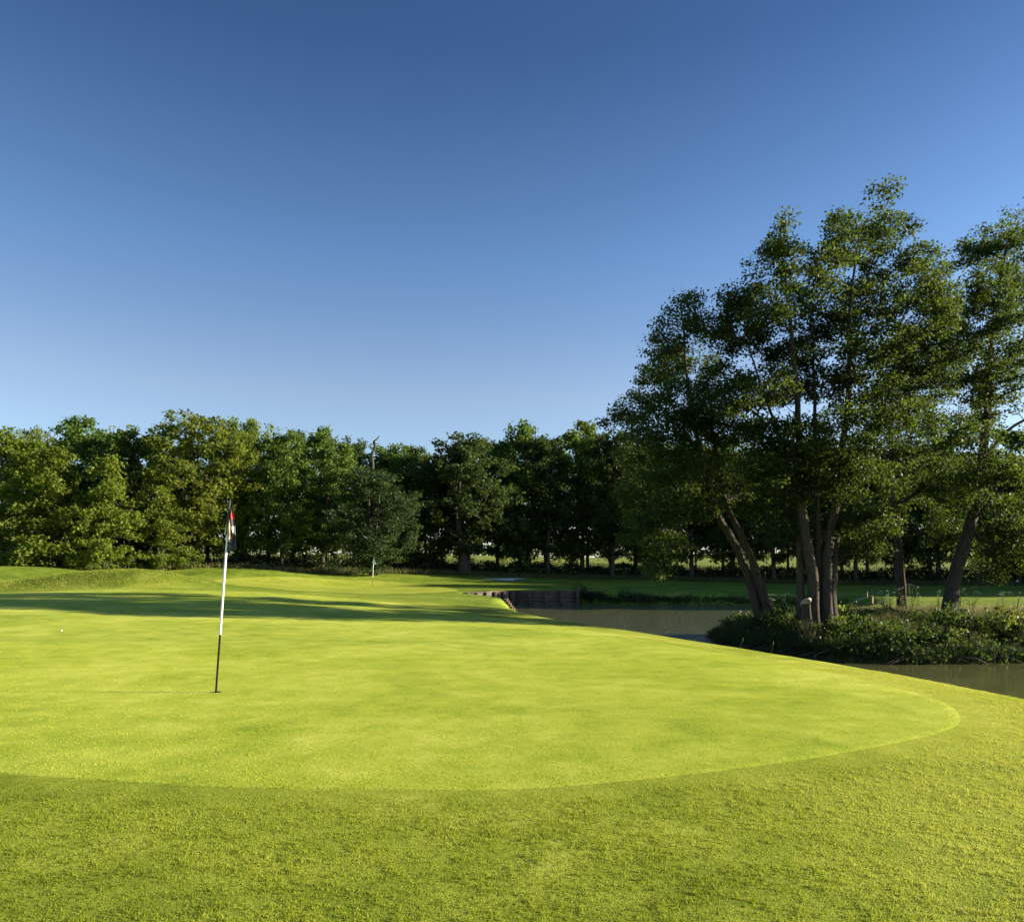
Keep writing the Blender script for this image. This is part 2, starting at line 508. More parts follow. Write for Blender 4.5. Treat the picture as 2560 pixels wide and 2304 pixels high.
def bark_mat(name, a, b_, moss=(.05, .06, .02)):
    m, t, out = mat(name)
    tc = N(t, 'ShaderNodeTexCoord')
    mp = N(t, 'ShaderNodeMapping'); mp.inputs['Scale'].default_value = (9, 9, 1.6)
    t.links.new(tc.outputs['Object'], mp.inputs[0])
    n1 = noise(t, 2.2, 6, .7, mp.outputs[0], .5)
    n2 = noise(t, 1.3, 3, .6, tc.outputs['Object'])
    c = ramp(t, [(.3, a), (.7, b_)], n1)
    c = mixc(t, c, moss, ramp(t, [(.5, (0, 0, 0)), (.75, (.7, .7, .7))], n2))
    bs = N(t, 'ShaderNodeBsdfPrincipled'); bs.inputs['Roughness'].default_value = .9
    bs.inputs['Specular IOR Level'].default_value = .2
    t.links.new(c, bs.inputs['Base Color'])
    bp = N(t, 'ShaderNodeBump'); bp.inputs['Strength'].default_value = .9; bp.inputs['Distance'].default_value = .03
    t.links.new(n1, bp.inputs['Height']); t.links.new(bp.outputs[0], bs.inputs['Normal'])
    t.links.new(bs.outputs[0], out.inputs[0])
    return m
M_BARK = bark_mat('alder_bark', (.021, .018, .014), (.092, .077, .060), (.045, .055, .022))
M_BARK2 = bark_mat('woodland_bark', (.035, .03, .023), (.11, .095, .075))

# ------------------------------------------------------------------ tree building
def leaves(rng, P, size, droop=.15, flat=.5, aspect=.72, var=.45):
    """one folded diamond leaf per point -> verts, faces, rnd"""
    n = len(P)
    nrm = rng.normal(size=(n, 3)); nrm[:, 2] += flat * 2
    nrm /= np.linalg.norm(nrm, axis=1)[:, None]
    d = rng.normal(size=(n, 3)); d[:, 2] -= droop * 2
    d -= (d * nrm).sum(1)[:, None] * nrm
    d /= np.linalg.norm(d, axis=1)[:, None]
    s = np.cross(nrm, d)
    L = (size * (1 + var * rng.uniform(-1, 1, n)))[:, None]
    wd = L * aspect * .5
    a = P - d * L * .5
    c = P + d * L * .5
    m = P - d * L * .02 + nrm * L * .10
    l = m + s * wd; r = m - s * wd
    V = np.stack([a, l, c, r], 1).reshape(-1, 3)
    F = np.arange(n * 4).reshape(n, 4)
    return V, F

def frusta(A, B, ra, rb, sides):
    n = len(A)
    if not n: return np.zeros((0, 3)), np.zeros((0, 4), int)
    d = B - A
    L = np.linalg.norm(d, axis=1)[:, None]
    d = d / np.maximum(L, 1e-6)
    ref = np.where(np.abs(d[:, 2:3]) > .95, np.array([[1., 0, 0]]), np.array([[0, 0, 1.]]))
    u = np.cross(ref, d); u /= np.linalg.norm(u, axis=1)[:, None]
    v = np.cross(d, u)
    th = np.arange(sides) / sides * 2 * np.pi
    ring = u[:, None] * np.cos(th)[None, :, None] + v[:, None] * np.sin(th)[None, :, None]
    V = np.stack([A[:, None] + ring * ra[:, None, None], B[:, None] + d[:, None] * ra[:, None, None] * .3 + ring * rb[:, None, None]], 1)
    I = np.arange(n * 2 * sides).reshape(n, 2, sides)
    J = np.roll(I, -1, 2)
    F = np.stack([I[:, 0], J[:, 0], J[:, 1], I[:, 1]], -1).reshape(-1, 4)
    return V.reshape(-1, 3), F

def sweep(P, Rd, sides=14, rng=None, flare=0.0):
    """smooth tapering tube along a polyline with gentle fluting"""
    P = np.asarray(P, float)
    T = np.gradient(P, axis=0); T /= np.linalg.norm(T, axis=1)[:, None]
    u = np.cross(T, np.array([0.1, 1., 0.05])); u /= np.linalg.norm(u, axis=1)[:, None]
    v = np.cross(T, u)
    th = np.arange(sides) / sides * 2 * np.pi
    rad = np.asarray(Rd, float)[:, None] * np.ones(sides)[None]
    if rng is not None:
        a, b_ = rng.uniform(0, 6.28, 2)
        rad = rad * (1 + .07 * np.sin(3 * th + a)[None] + .05 * np.sin(5 * th + b_ + np.arange(len(P))[:, None] * .25))
        rad = rad * (1 + .03 * rng.normal(size=rad.shape))
    if flare:
        k = np.exp(-np.linalg.norm(P - P[0], axis=1) / .35)[:, None]
        rad = rad * (1 + k * flare * (1 + .5 * np.sin(4 * th)[None]))
    V = P[:, None] + (u[:, None] * np.cos(th)[None, :, None] + v[:, None] * np.sin(th)[None, :, None]) * rad[..., None]
    k = len(P)
    I = np.arange(k * sides).reshape(k, sides); J = np.roll(I, -1, 1)
    F = np.stack([I[:-1], J[:-1], J[1:], I[1:]], -1).reshape(-1, 4)
    V = np.concatenate([V.reshape(-1, 3), P[-1:] + T[-1:] * Rd[-1]])
    c = len(V) - 1
    cap = np.stack([I[-1], J[-1], np.full(sides, c)], -1)
    return V, F, cap

def catmull(P, step):
    P = np.asarray(P, float)
    Q = np.vstack([2 * P[0] - P[1], P, 2 * P[-1] - P[-2]])
    out = []
    for i in range(1, len(Q) - 2):
        n = max(2, int(np.linalg.norm(Q[i + 1] - Q[i]) / step))
        for f in np.arange(n) / n:
            out.append(.5 * ((2 * Q[i]) + (-Q[i - 1] + Q[i + 1]) * f + (2 * Q[i - 1] - 5 * Q[i] + 4 * Q[i + 1] - Q[i + 2]) * f ** 2 + (-Q[i - 1] + 3 * Q[i] - 3 * Q[i + 1] + Q[i + 2]) * f ** 3))
    out.append(Q[-2])
    return np.array(out)

class Acc:
    def __init__(s): s.V = []; s.F = {}; s.n = 0
    def add(s, V, *Fs):
        for F in Fs:
            F = np.asarray(F)
            if F.size: s.F.setdefault(F.shape[1], []).append(F + s.n)
        s.V.append(np.asarray(V, float)); s.n += len(V)
    def mesh(s, name, m, smooth=True, attrs=None):
        return np_mesh(name, np.concatenate(s.V), [np.concatenate(f) for f in s.F.values()], m, smooth, attrs)

def grow(rng, stems, pts, tip=.006, step=.45, expo=.46, minr=.0, rise=.35, maxr=.12, stem_free=0.0):
    """stems: list of (polyline, r0, r1). pts: foliage points every twig must reach. returns wood Acc and twig info"""
    acc = Acc()
    P = []; par = []; rs = []
    for poly, r0, r1 in stems:
        C = catmull(poly, .3)
        tt = np.linspace(0, 1, len(C))
        C = C + rng.normal(size=C.shape) * .012 * np.minimum(1, tt * 6)[:, None]
        rad = r1 + (r0 - r1) * (1 - tt) ** 1.15
        V, F, cap = sweep(C, rad, 16 if r0 > .12 else 8, rng, .45)
        acc.add(V, F, cap)
        s0 = len(P)
        for i, c in enumerate(C):
            if tt[i] < stem_free: continue
            P.append(c); par.append(-1); rs.append(rad[i])
    ns = len(P)
    cap_n = ns + len(pts) * 14
    A = np.zeros((cap_n, 3)); A[:ns] = P
    par = np.full(cap_n, -1); dep = np.zeros(cap_n)
    n = ns
    S = A[:ns]
    dd = np.array([np.min(((S - p) ** 2).sum(1)) for p in pts])
    ends = np.zeros(len(pts), int)
    for k in np.argsort(dd):
        p = pts[k]
        Q = A[:n]
        d = p - Q
        hd = np.hypot(d[:, 0], d[:, 1])
        L = np.sqrt(hd ** 2 + d[:, 2] ** 2)
        pen = np.maximum(0, rise * hd - d[:, 2])
        cost = L + 1.3 * pen + .12 * dep[:n]
        j = int(np.argmin(cost))
        a = A[j]; v = p - a; l = L[j]
        m_ = min(13, max(1, int(math.ceil(l / step))))
        prev = j
        for q in range(1, m_ + 1):
            f = q / m_
            x = a + v * f
            x = x + np.array([0, 0, -.10 * l * math.sin(math.pi * f)])
            if q < m_: x = x + rng.normal(size=3) * .035 * l / m_ * 2
            A[n] = x; par[n] = prev; dep[n] = dep[prev] + l / m_; prev = n; n += 1
        ends[k] = prev
    cnt = np.zeros(n)
    cnt[ends] = 1
    for i in range(n - 1, ns - 1, -1):
        if par[i] >= 0: cnt[par[i]] += cnt[i]
    rad = np.minimum(tip * np.maximum(cnt, 1) ** expo, maxr)
    rad[:ns] = rs
    e = np.arange(ns, n)
    ra = np.minimum(rad[par[e]], rad[e] * 1.35); rb = rad[e]
    for lo, hi, sd_ in ((minr, .014, 3), (.014, .04, 5), (.04, 9, 8)):
        k = (rb >= lo) & (rb < hi)
        V, F = frusta(A[par[e[k]]], A[e[k]], ra[k], rb[k], sd_)
        acc.add(V, F)
    return acc, A[:n], par[:n], ends

def lobe_points(rng, lobes, per_m2=3.0, thin=0.0):
    out = []
    for (c, r) in lobes:
        c = np.array(c); r = np.array(r)
        n = max(3, int(per_m2 * (r[0] * r[1] + r[1] * r[2] + r[0] * r[2]) * 1.4))
        d = rng.normal(size=(n, 3)); d /= np.linalg.norm(d, axis=1)[:, None]
        q = rng.uniform(.25, 1, n) ** .55
        out.append(c + d * r * q[:, None])
    return np.concatenate(out)

def crown_leaves(rng, pts, A, par, ends, per, sig, size, back=.7, flat=.5, droop=.15, name='crown', m=None, aspect=.72):
    n = len(pts)
    k = rng.integers(int(per * .5), int(per * 1.5), n)
    idx = np.repeat(np.arange(n), k)
    base = A[ends[idx]]
    pa = A[np.maximum(par[ends[idx]], 0)]
    f = rng.uniform(0, back, len(idx))[:, None] ** 1.5
    P = base + (pa - base) * f + np.clip(rng.normal(size=(len(idx), 3)), -1.7, 1.7) * np.array([sig, sig, sig * .6])
    V, F = leaves(rng, P, size, droop, flat, aspect)
    tone = rng.uniform(0, 1, n)
    rnd = np.clip(.5 + (tone[idx] - .5) * .5 + rng.normal(size=len(idx)) * .2, 0, 1)
    return np_mesh(name, V, F, m, False, {'rnd': np.repeat(rnd, 4)})

# ------------------------------------------------------------------ the near alders on the spit
def near_tree(name, label, group, seed, stems_px, lobes_px, Yt, per=76, dens=6.8, sig=.17, size=.084, depth=.55, bald=None):
    rng = np.random.default_rng(seed)
    base = pw(stems_px[0][0][0][0], stems_px[0][0][0][1], Yt)
    x0, y0 = base[0], Yt
    z0 = hz(x0, y0)
    root = empty(name, (x0, y0, z0 - .05))
    tag(root, label, 'tree', group)
    O = np.array([x0, y0, z0 - .05])
    stems = []
    for poly, dy, r0, r1 in stems_px:
        q = []
        for i, (px, py) in enumerate(poly):
            Yq = Yt + dy * (.4 + .6 * i / len(poly)) * (1 if i else .35)
            p = np.array(pw(px, py, Yq))
            if i == 0 and py > 1500: p[2] = hz(p[0], p[1]) - .06
            q.append(p - O)
        stems.append((q, r0, r1))
    lobes = []
    for (cx, cy, rx, ry, *dv) in lobes_px:
        r = rx * Yt / 1920
        dyy = dv[0] if dv else rng.uniform(-1, 1) * depth * 3.2
        c = np.array(pw(cx, cy, Yt + dyy)) - O
        rz_ = ry * 1.22 * Yt / 1920
        for q_ in range(2):
            k_ = rng.uniform(.75, 1.2)
            jit_ = rng.normal(size=3) * [r * .2, .6, rz_ * .22]
            jit_[2] = -abs(jit_[2])
            lobes.append((c + jit_, (r * k_, r * 1.15, rz_ * min(1, k_))))
    pts = lobe_points(rng, lobes, dens)
    acc, A, par, ends = grow(rng, stems, pts, tip=.0055, step=.4, stem_free=.22)
    link_mesh('trunk', acc.mesh('trunk', M_BARK), root)
    link_mesh('crown', crown_leaves(rng, pts, A, par, ends, per, sig, size, m=M_ALDER), root)
    return root, O

GRP_N = 'tall trees on the spit between the two arms of the pond'
ta, OA = near_tree('alder_tree', 'leaning twin-stemmed tree at the tip of the spit, lowest of the near trees', GRP_N, 11,
    [([(1905, 1566), (1868, 1430), (1820, 1330), (1793, 1285), (1745, 1100), (1715, 920), (1706, 770)], .2, .165, .02),
     ([(1932, 1566), (1895, 1440), (1850, 1330), (1812, 1250), (1785, 1100), (1768, 950)], -.3, .17, .02)],
    [(1708, 775, 38, 48), (1660, 850, 50, 50), (1735, 850, 50, 55), (1690, 900, 60, 60), (1620, 925, 50, 50), (1780, 930, 40, 60), (1590, 1000, 55, 45), (1680, 990, 70, 55),
     (1775, 1010, 50, 60), (1555, 1045, 40, 22), (1640, 1070, 75, 45), (1745, 1090, 70, 60), (1600, 1140, 60, 50), (1690, 1170, 75, 60), (1790, 1180, 70, 55), (1860, 1150, 50, 50),
     (1570, 1230, 45, 40), (1640, 1260, 70, 50), (1720, 1255, 75, 40), (1590, 1320, 45, 35), (1660, 1360, 60, 40), (1630, 1415, 45, 18), (1870, 1215, 50, 40)], 25.6, dens=6.6)
tb, OB = near_tree('alder_tree', 'huge many-stemmed tree on the spit with a pale sawn stub at its foot', GRP_N, 12,
    [([(2035, 1590), (2032, 1440), (2008, 1290), (2001, 1144), (1992, 984), (1972, 780), (1950, 580)], -.3, .18, .02),
     ([(2003, 1578), (1999, 1400), (1998, 1260), (1965, 1130), (1915, 1000), (1870, 860)], .25, .13, .02),
     ([(2068, 1588), (2066, 1420), (2085, 1270), (2108, 1100), (2121, 957), (2126, 760), (2150, 575)], .1, .175, .025),
     ([(2050, 1586), (2050, 1400), (2040, 1220), (2036, 1000), (2034, 800)], .45, .15, .02),
     ([(2085, 1582), (2082, 1440), (2098, 1310), (2150, 1180), (2210, 1020), (2260, 820)], .55, .13, .02)],
    [(1940, 585, 30, 40), (1905, 650, 48, 42), (1965, 640, 45, 50), (1870, 725, 48, 32), (1930, 740, 60, 50), (1820, 745, 42, 32), (1990, 730, 45, 55), (1865, 830, 70, 50), (1950, 850, 70, 55),
     (1825, 910, 50, 45), (1900, 950, 80, 50), (1990, 960, 60, 60), (1860, 1050, 70, 45), (1950, 1080, 80, 50), (2020, 1100, 60, 60), (1900, 1160, 70, 45), (1980, 1200, 80, 50), (1880, 1270, 60, 35), (1960, 1310, 60, 35),
     (2150, 543, 48, 26), (2095, 566, 45, 26), (2205, 560, 50, 28), (2255, 560, 45, 25), (2130, 600, 70, 50), (2220, 630, 75, 48), (2300, 640, 45, 35), (2330, 700, 45, 35), (2070, 660, 50, 50),
     (2150, 720, 80, 55), (2250, 730, 80, 50), (2080, 800, 60, 55), (2190, 830, 85, 55), (2290, 820, 65, 50), (2060, 930, 60, 55), (2160, 950, 80, 55), (2270, 930, 75, 50), (2100, 1060, 80, 50),
     (2200, 1070, 80, 50), (2080, 1170, 80, 50), (2180, 1190, 80, 50), (2100, 1290, 75, 40), (2190, 1300, 60, 40), (2130, 1370, 60, 25), (2020, 1300, 50, 30), (2030, 640, 42, 45), (2040, 750, 50, 55), (2025, 850, 50, 50), (1800, 840, 40, 35), (1880, 780, 60, 45), (1840, 990, 60, 40), (2350, 790, 40, 50), (2320, 880, 50, 50)], 23.0, dens=6.6)
tc_, OC = near_tree('alder_tree', 'straight dark single-trunked tree standing just behind the many-stemmed one, cow parsley at its foot', GRP_N, 13,
    [([(2256, 1524), (2250, 1400), (2236, 1300), (2228, 1150), (2230, 984), (2250, 820), (2300, 700)], 0, .165, .02)],
    [(2300, 740, 50, 45), (2370, 760, 50, 45), (2330, 840, 80, 60), (2250, 880, 60, 50), (2400, 880, 60, 50), (2350, 950, 80, 55), (2260, 1000, 70, 55), (2420, 1020, 60, 50), (2340, 1080, 80, 55), (2250, 1130, 70, 50),
     (2400, 1170, 75, 50), (2300, 1210, 80, 50), (2380, 1280, 70, 45), (2240, 1265, 60, 38), (2340, 1320, 55, 30), (2400, 1350, 60, 30)], 29.2, dens=5.6)
td, OD = near_tree('alder_tree', 'thick-trunked tree leaning right near the sunlit bank, cut off by the right edge', GRP_N, 14,
    [([(2368, 1562), (2382, 1460), (2402, 1390), (2440, 1250), (2464, 1050), (2478, 850), (2510, 650), (2545, 560)], 0, .235, .025),
     ([(2440, 1252), (2480, 1120), (2560, 1050), (2680, 1000)], -.4, .09, .02)],
    [(2560, 540, 60, 35), (2500, 590, 60, 40), (2440, 600, 55, 35), (2400, 640, 35, 30), (2600, 620, 70, 50), (2520, 690, 80, 50), (2430, 720, 50, 35), (2620, 760, 80, 60), (2530, 810, 75, 50), (2450, 840, 50, 45),
     (2640, 900, 80, 60), (2540, 930, 60, 40), (2440, 960, 45, 45), (2420, 1080, 50, 50), (2500, 1170, 80, 45), (2620, 1120, 80, 50), (2430, 1210, 70, 45), (2540, 1270, 85, 50), (2450, 1310, 70, 45), (2640, 1260, 80, 60),
     (2500, 1370, 70, 40), (2590, 1370, 70, 50), (2540, 1425, 50, 22), (2400, 800, 40, 45), (2420, 950, 45, 50), (2480, 780, 50, 50), (2470, 1020, 50, 50), (2560, 880, 60, 50), (2680, 1400, 70, 50), (2700, 1050, 80, 70), (2700, 700, 70, 70)], 25.2, dens=5.8)

# sawn stub and cut face of the many-stemmed tree
C = catmull([np.array(pw(2020, 1592, 22.55)) - OB, np.array(pw(2017, 1550, 22.5)) - OB, np.array(pw(2015, 1508, 22.45)) - OB], .1)
V, F, cap = sweep(C, np.linspace(.165, .125, len(C)), 16, np.random.default_rng(3), .2)
a = Acc(); a.add(V, F)
link_mesh('sawn_stub', a.mesh('sawn_stub', M_BARK), tb)
M_CUT = plain('sawn_wood', (.40, .35, .29), .8, .2, 14)
top = C[-1]; th = np.arange(20) / 20 * 6.2832
tilt = np.array([[.135 * math.cos(x) * (1.25 if math.cos(x) < 0 else 1), -.10 * math.sin(x) - .05, .06 + .115 * math.sin(x) + .03 * math.cos(x)] for x in th])
# a slanting saw cut: disc with a rim
Vd = np.concatenate([top + tilt, top + tilt * [1.02, 1, 1] + [0, .05, -.07], [top + [0, -.055, .055]]])
Fq = [[i, (i + 1) % 20, 20 + (i + 1) % 20, 20 + i] for i in range(20)]
Ft = [[(i + 1) % 20, i, 40] for i in range(20)]
link_mesh('sawn_face', np_mesh('sawn_face', Vd, [np.array(Fq), np.array(Ft)], M_CUT), tb)
# short stump by the leaning tree
sx, sy, _z = pw(1924, 1560, 25.3)
C = catmull([(0, 0, -.1), (-.01, 0, .25), (-.03, 0, .5)], .1)
V, F, cap = sweep(C, np.linspace(.155, .13, len(C)), 14, np.random.default_rng(5), .3)
a = Acc(); a.add(V, F)
so_ = link_mesh('tree_stump', a.mesh('tree_stump', M_BARK)); so_.location = (sx + .22, sy - .1, hz(sx, sy))
tag(so_, 'short broken stump close beside the leaning twin-stemmed tree', 'stump')
V = np.array([(C[-1][0] + .13 * math.cos(x), .13 * math.sin(x), C[-1][2] + .02 * math.sin(2 * x)) for x in th] + [(C[-1][0], 0, C[-1][2] - .02)])
link_mesh('cut_top', np_mesh('cut_top', V, np.array([[i, (i + 1) % 20, 20] for i in range(20)]), plain('old_cut_wood', (.16, .12, .09), .9)), so_)

# ------------------------------------------------------------------ the far tree belt
def make_far(seed, H, W, m, kind='round', low=.12, per=62, leaf=.27, nl=14, pts_n=None):
    rng = np.random.default_rng(seed)
    lobes = []
    zc = H * (.5 + low * .5)
    for i in range(nl):
        h = low + (1 - low) * ((i + .5) / nl)
        if kind == 'round': rad = math.sin(math.pi * min(1, max(.05, (h - low * .4) / (1.08 - low * .4)))) ** .6
        elif kind == 'cone': rad = (1.05 - h) ** .7 * 1.1
        else: rad = .55 + .45 * math.sin(math.pi * h)          # column
        for q in range(3 if rad > .4 else 2):
            a_ = rng.uniform(0, 6.283)
            rr_ = W * .5 * rad
            lr = W * rng.uniform(.15, .24) * (.6 + .5 * rad)
            lobes.append(((math.cos(a_) * max(0, rr_ - lr), math.sin(a_) * max(0, rr_ - lr), min(H * h, H - lr * .75)), (lr, lr, lr * rng.uniform(.6, .9))))
    pts = lobe_points(rng, lobes, .62 * (8 / W) ** .4)
    lean = rng.uniform(-.5, .5, 2)
    st = [([(0, 0, -.1), (lean[0] * .3, lean[1] * .3, H * .3), (lean[0], lean[1], H * .62), (lean[0] * 1.2, lean[1], H * .9)], .012 * H + .05, .03)]
    if seed % 2:
        a_ = rng.uniform(0, 6.28)
        st.append(([(.1, 0, -.1), (math.cos(a_) * .5, math.sin(a_) * .5, H * .25), (math.cos(a_) * 1.6, math.sin(a_) * 1.6, H * .75)], .009 * H + .03, .03))
    acc, A, par, ends = grow(rng, st, pts, tip=.014, step=.9, minr=.016, stem_free=.12, rise=.5)
    return (acc.mesh('trunk', M_BARK2), crown_leaves(rng, pts, A, par, ends, per, .34, leaf, flat=.45, m=m))

PRO = {
    'olive_a': make_far(21, 14, 9, M_FAR[0], 'round'),
    'olive_b': make_far(22, 12, 8, M_FAR[0], 'cone', low=.04),
    'olive_c': make_far(23, 15, 11, M_FAR[0], 'round', low=.16, per=52),
    'green_a': make_far(24, 14, 8.5, M_FAR[1], 'round', low=.15),
    'green_b': make_far(25, 15, 7.5, M_FAR[1], 'column', low=.18),
    'green_c': make_far(26, 13, 9, M_FAR[1], 'round', low=.1),
    'dark_a': make_far(27, 14, 9.5, M_FAR[2], 'round', low=.22),
    'dark_b': make_far(28, 15, 8, M_FAR[2], 'column', low=.2),
    'ash_a': make_far(29, 13, 10, M_FAR[3], 'round', low=.06, leaf=.24, per=66),
    'bush_a': make_far(30, 5.5, 5, M_FAR[0], 'round', low=.05, per=40, nl=8),
}
PH = {'olive_a': (14, 9), 'olive_b': (12, 8), 'olive_c': (15, 11), 'green_a': (14, 8.5), 'green_b': (15, 7.5), 'green_c': (13, 9), 'dark_a': (14, 9.5), 'dark_b': (15, 8), 'ash_a': (13, 10), 'bush_a': (5.5, 5)}

def put_tree(proto, px, top, width, Y, label, group, rz=None, name='woodland_tree', rng=random.Random(4)):
    X = (px - 1280) / 1920 * Y
    z = hz(X, Y)
    H = CAMZ + (1420 - top) / 1920 * Y - z
    Wd = width / 1920 * Y
    h0, w0 = PH[proto]
    root = empty(name, (X, Y, z - .05), rng.uniform(0, 6.28) if rz is None else rz)
    root.scale = (Wd / w0, Wd / w0, H / h0)
    tag(root, label, 'tree', group)
    for nm, me in zip(('trunk', 'crown'), PRO[proto]):
        o = bpy.data.objects.new(nm, me); COL.objects.link(o); o.parent = root
    return root

GF = 'front row of the far tree belt'
def ry(px, off=0):
    Y = 70.0
    for _ in range(8): Y = float(row_y((px - 1280) / 1920 * Y))
    return Y + off
FRONT = [
    ('olive_a', 20, 1075, 250, -1, 'sunlit olive tree cut off by the left edge of the photo'),
    ('olive_b', 135, 1105, 235, -4, 'broad sunlit tree with boughs to the ground above the small bench'),
    ('green_a', 215, 1042, 230, 4, 'tall tree rising behind the two low-boughed ones at left, peaked top'),
    ('olive_b', 268, 1125, 195, -4.5, 'narrower sunlit tree behind the left end of the grass mound, boughs hanging low'),
    ('green_c', 335, 1065, 190, 3, 'shaded tree filling the gap left of the tallest loose-leaved tree'),
    ('olive_b', 405, 1205, 165, -3, 'small bright tree standing before the tallest loose-leaved one'),
    ('olive_c', 490, 1030, 280, 0, 'tallest yellow-green loose-leaved tree, directly above the near flag'),
    ('olive_c', 610, 1042, 190, 2, 'yellow-green tree immediately right of the near flag'),
    ('green_b', 705, 1072, 150, 0, 'slender airy tree with sky showing between its stems, right of the near flag'),
    ('green_a', 805, 1080, 210, 1, 'round-topped sunlit tree between the airy tree and the one with the dead spike'),
    ('green_c', 985, 1105, 200, 4, 'lit tree top rising behind the blue-green tree below the dead spike'),
    ('olive_b', 1063, 1120, 110, 6, 'small pointed yellow-green tree top between the dead spike and the dark tree'),
    ('dark_a', 1172, 1083, 235, -1, 'very dark spreading tree standing alone in front of the belt, thick forked trunk'),
    ('green_c', 1300, 1052, 190, 2, 'rounded tree above the sand bunker'),
    ('dark_b', 1370, 1085, 150, 0, 'dark narrow tree above the right end of the timber wall'),
    ('green_a', 1455, 1050, 190, 2, 'rounded mid green tree left of the near leaning tree'),
    ('dark_a', 1530, 1075, 190, -1, 'dark tree half hidden by the left boughs of the near leaning tree'),
    ('green_c', 1630, 1095, 200, 1, 'far tree showing through the boughs of the leaning twin-stemmed tree'),
    ('dark_b', 1730, 1100, 180, 0, 'far tree behind the stems of the leaning twin-stemmed tree'),
    ('green_a', 1830, 1090, 200, 1, 'far tree seen between the leaning tree and the many-stemmed tree'),
    ('dark_a', 1935, 1105, 190, -1, 'far tree just left of the many stems of the middle near tree'),
    ('green_c', 2040, 1085, 200, 2, 'far tree directly behind the many-stemmed tree'),
    ('dark_b', 2140, 1100, 190, 0, 'far tree showing right of the many stems'),
    ('dark_a', 2240, 1110, 200, 0, 'far tree behind the straight single near trunk'),
    ('green_a', 2345, 1100, 200, 1, 'far tree between the straight trunk and the thick leaning trunk'),
    ('dark_b', 2450, 1120, 190, 0, 'far tree right of the thick leaning trunk'),
    ('green_c', 2550, 1150, 210, 0, 'far tree at the right edge of the photo'),
]
SHORT = ['the tree cut by the left edge', 'the broad tree above the bench', 'the peaked tall tree', 'the narrow sunlit tree', 'the shaded gap tree', 'the small bright tree', 'the tallest loose-leaved tree',
         'the tree right of the near flag', 'the slender airy tree', 'the round-topped sunlit tree', 'the tree with the dead spike', 'the small pointed tree', 'the very dark spreading tree', 'the tree above the bunker',
         'the dark tree above the timber wall', 'the rounded tree beside it', 'the dark half-hidden tree', 'the leaning twin tree boughs', 'the leaning twin stems', 'the gap after the leaning tree', 'the many stems, left side',
         'the many-stemmed tree', 'the many stems, right side', 'the straight near trunk', 'the gap before the thick trunk', 'the thick leaning trunk', 'the tree at the right edge']
for pr, px, top, wd, off, lab in FRONT:
    wd = wd * 1.12
    put_tree(pr, px, top, wd, ry(px, off), lab, GF)
# ash with the dead spike
AX = 64.5
ash = put_tree('ash_a', 930, 1165, 285, AX, 'wide blue-green tree with low boughs and a bare dead spike sticking out of its top', GF)
rng = np.random.default_rng(8)
ax, ay, az = ash.location
a = Acc()
def rel(px, py): return np.array([(px - 1280) / 1920 * AX - ax, 0, CAMZ - (py - 1420) * AX / 1920 - az])
for pl, r0, r1 in (([rel(931, 1172), rel(932, 1160), rel(930, 1135), rel(938, 1118), rel(936, 1103), rel(942, 1098), rel(948, 1090)], .14, .04),
                   ([rel(937, 1112), rel(933, 1107), rel(935, 1101)], .09, .04), ([rel(931, 1145), rel(927, 1138), rel(929, 1128)], .07, .03)):
    C = catmull(pl, .25); V, F, cap = sweep(C, np.linspace(r0, r1, len(C)), 8, rng); a.add(V, F, cap)
sp = link_mesh('dead_spike', a.mesh('dead_spike', M_BARK2)); sp.parent = ash
sp.matrix_parent_inverse = ash.matrix_basis.to_3x3().to_4x4().inverted()
sp.location = (0, 0, 0)
# forked trunk of the dark oak
DY = ry(1172, -1)
oak = [o for o in COL.objects if o.get('label', '').startswith('very dark spreading')][0]
a = Acc(); ax, ay, az = oak.location
def rel2(px, py): return np.array([(px - 1280) / 1920 * DY - ax, -.3, CAMZ - (py - 1420) * DY / 1920 - az])
for pl, r0, r1 in (([rel2(1158, 1436), rel2(1158, 1380), rel2(1166, 1345), rel2(1192, 1310), rel2(1222, 1275), rel2(1232, 1235)], .50, .16),
                   ([rel2(1158, 1380), rel2(1150, 1335), rel2(1145, 1290), rel2(1150, 1200)], .32, .12),
                   ([rel2(1152, 1345), rel2(1140, 1330), rel2(1118, 1325), rel2(1108, 1328)], .12, .04),
                   ([rel2(1170, 1342), rel2(1190, 1335), rel2(1205, 1338)], .1, .04)):
    C = catmull(pl, .3); V, F, cap = sweep(C, np.linspace(r0, r1, len(C)), 12, rng, .3 if r0 > .45 else 0); a.add(V, F, cap)
fk = link_mesh('forked_trunk', a.mesh('forked_trunk', M_BARK2)); fk.parent = oak
fk.matrix_parent_inverse = oak.matrix_basis.to_3x3().to_4x4().inverted()

rr_ = random.Random(77)
ks = list(PRO)[:9]; USED = set()
for i in range(38):
    px = -60 + i * 72 + rr_.uniform(-18, 18)
    top = (1078 if px < 900 else 1112) + rr_.uniform(-12, 26)
    if 1180 < px < 1330: top = 1100
    k = ks[rr_.randrange(3, 8)] if px > 800 else ks[rr_.randrange(0, 6)]
    near_ = min(range(len(FRONT)), key=lambda q: abs(FRONT[q][1] - px))
    side_ = 'left' if FRONT[near_][1] > px else 'right'
    lb_ = 'back-row tree glimpsed behind and just ' + side_ + ' of ' + SHORT[near_]
    if lb_ in USED: lb_ = lb_.replace('just ', 'farther ')
    USED.add(lb_)
    put_tree(k, px, top, rr_.uniform(140, 190), ry(px, rr_.uniform(7, 14)), lb_, 'back rows of the far tree belt')
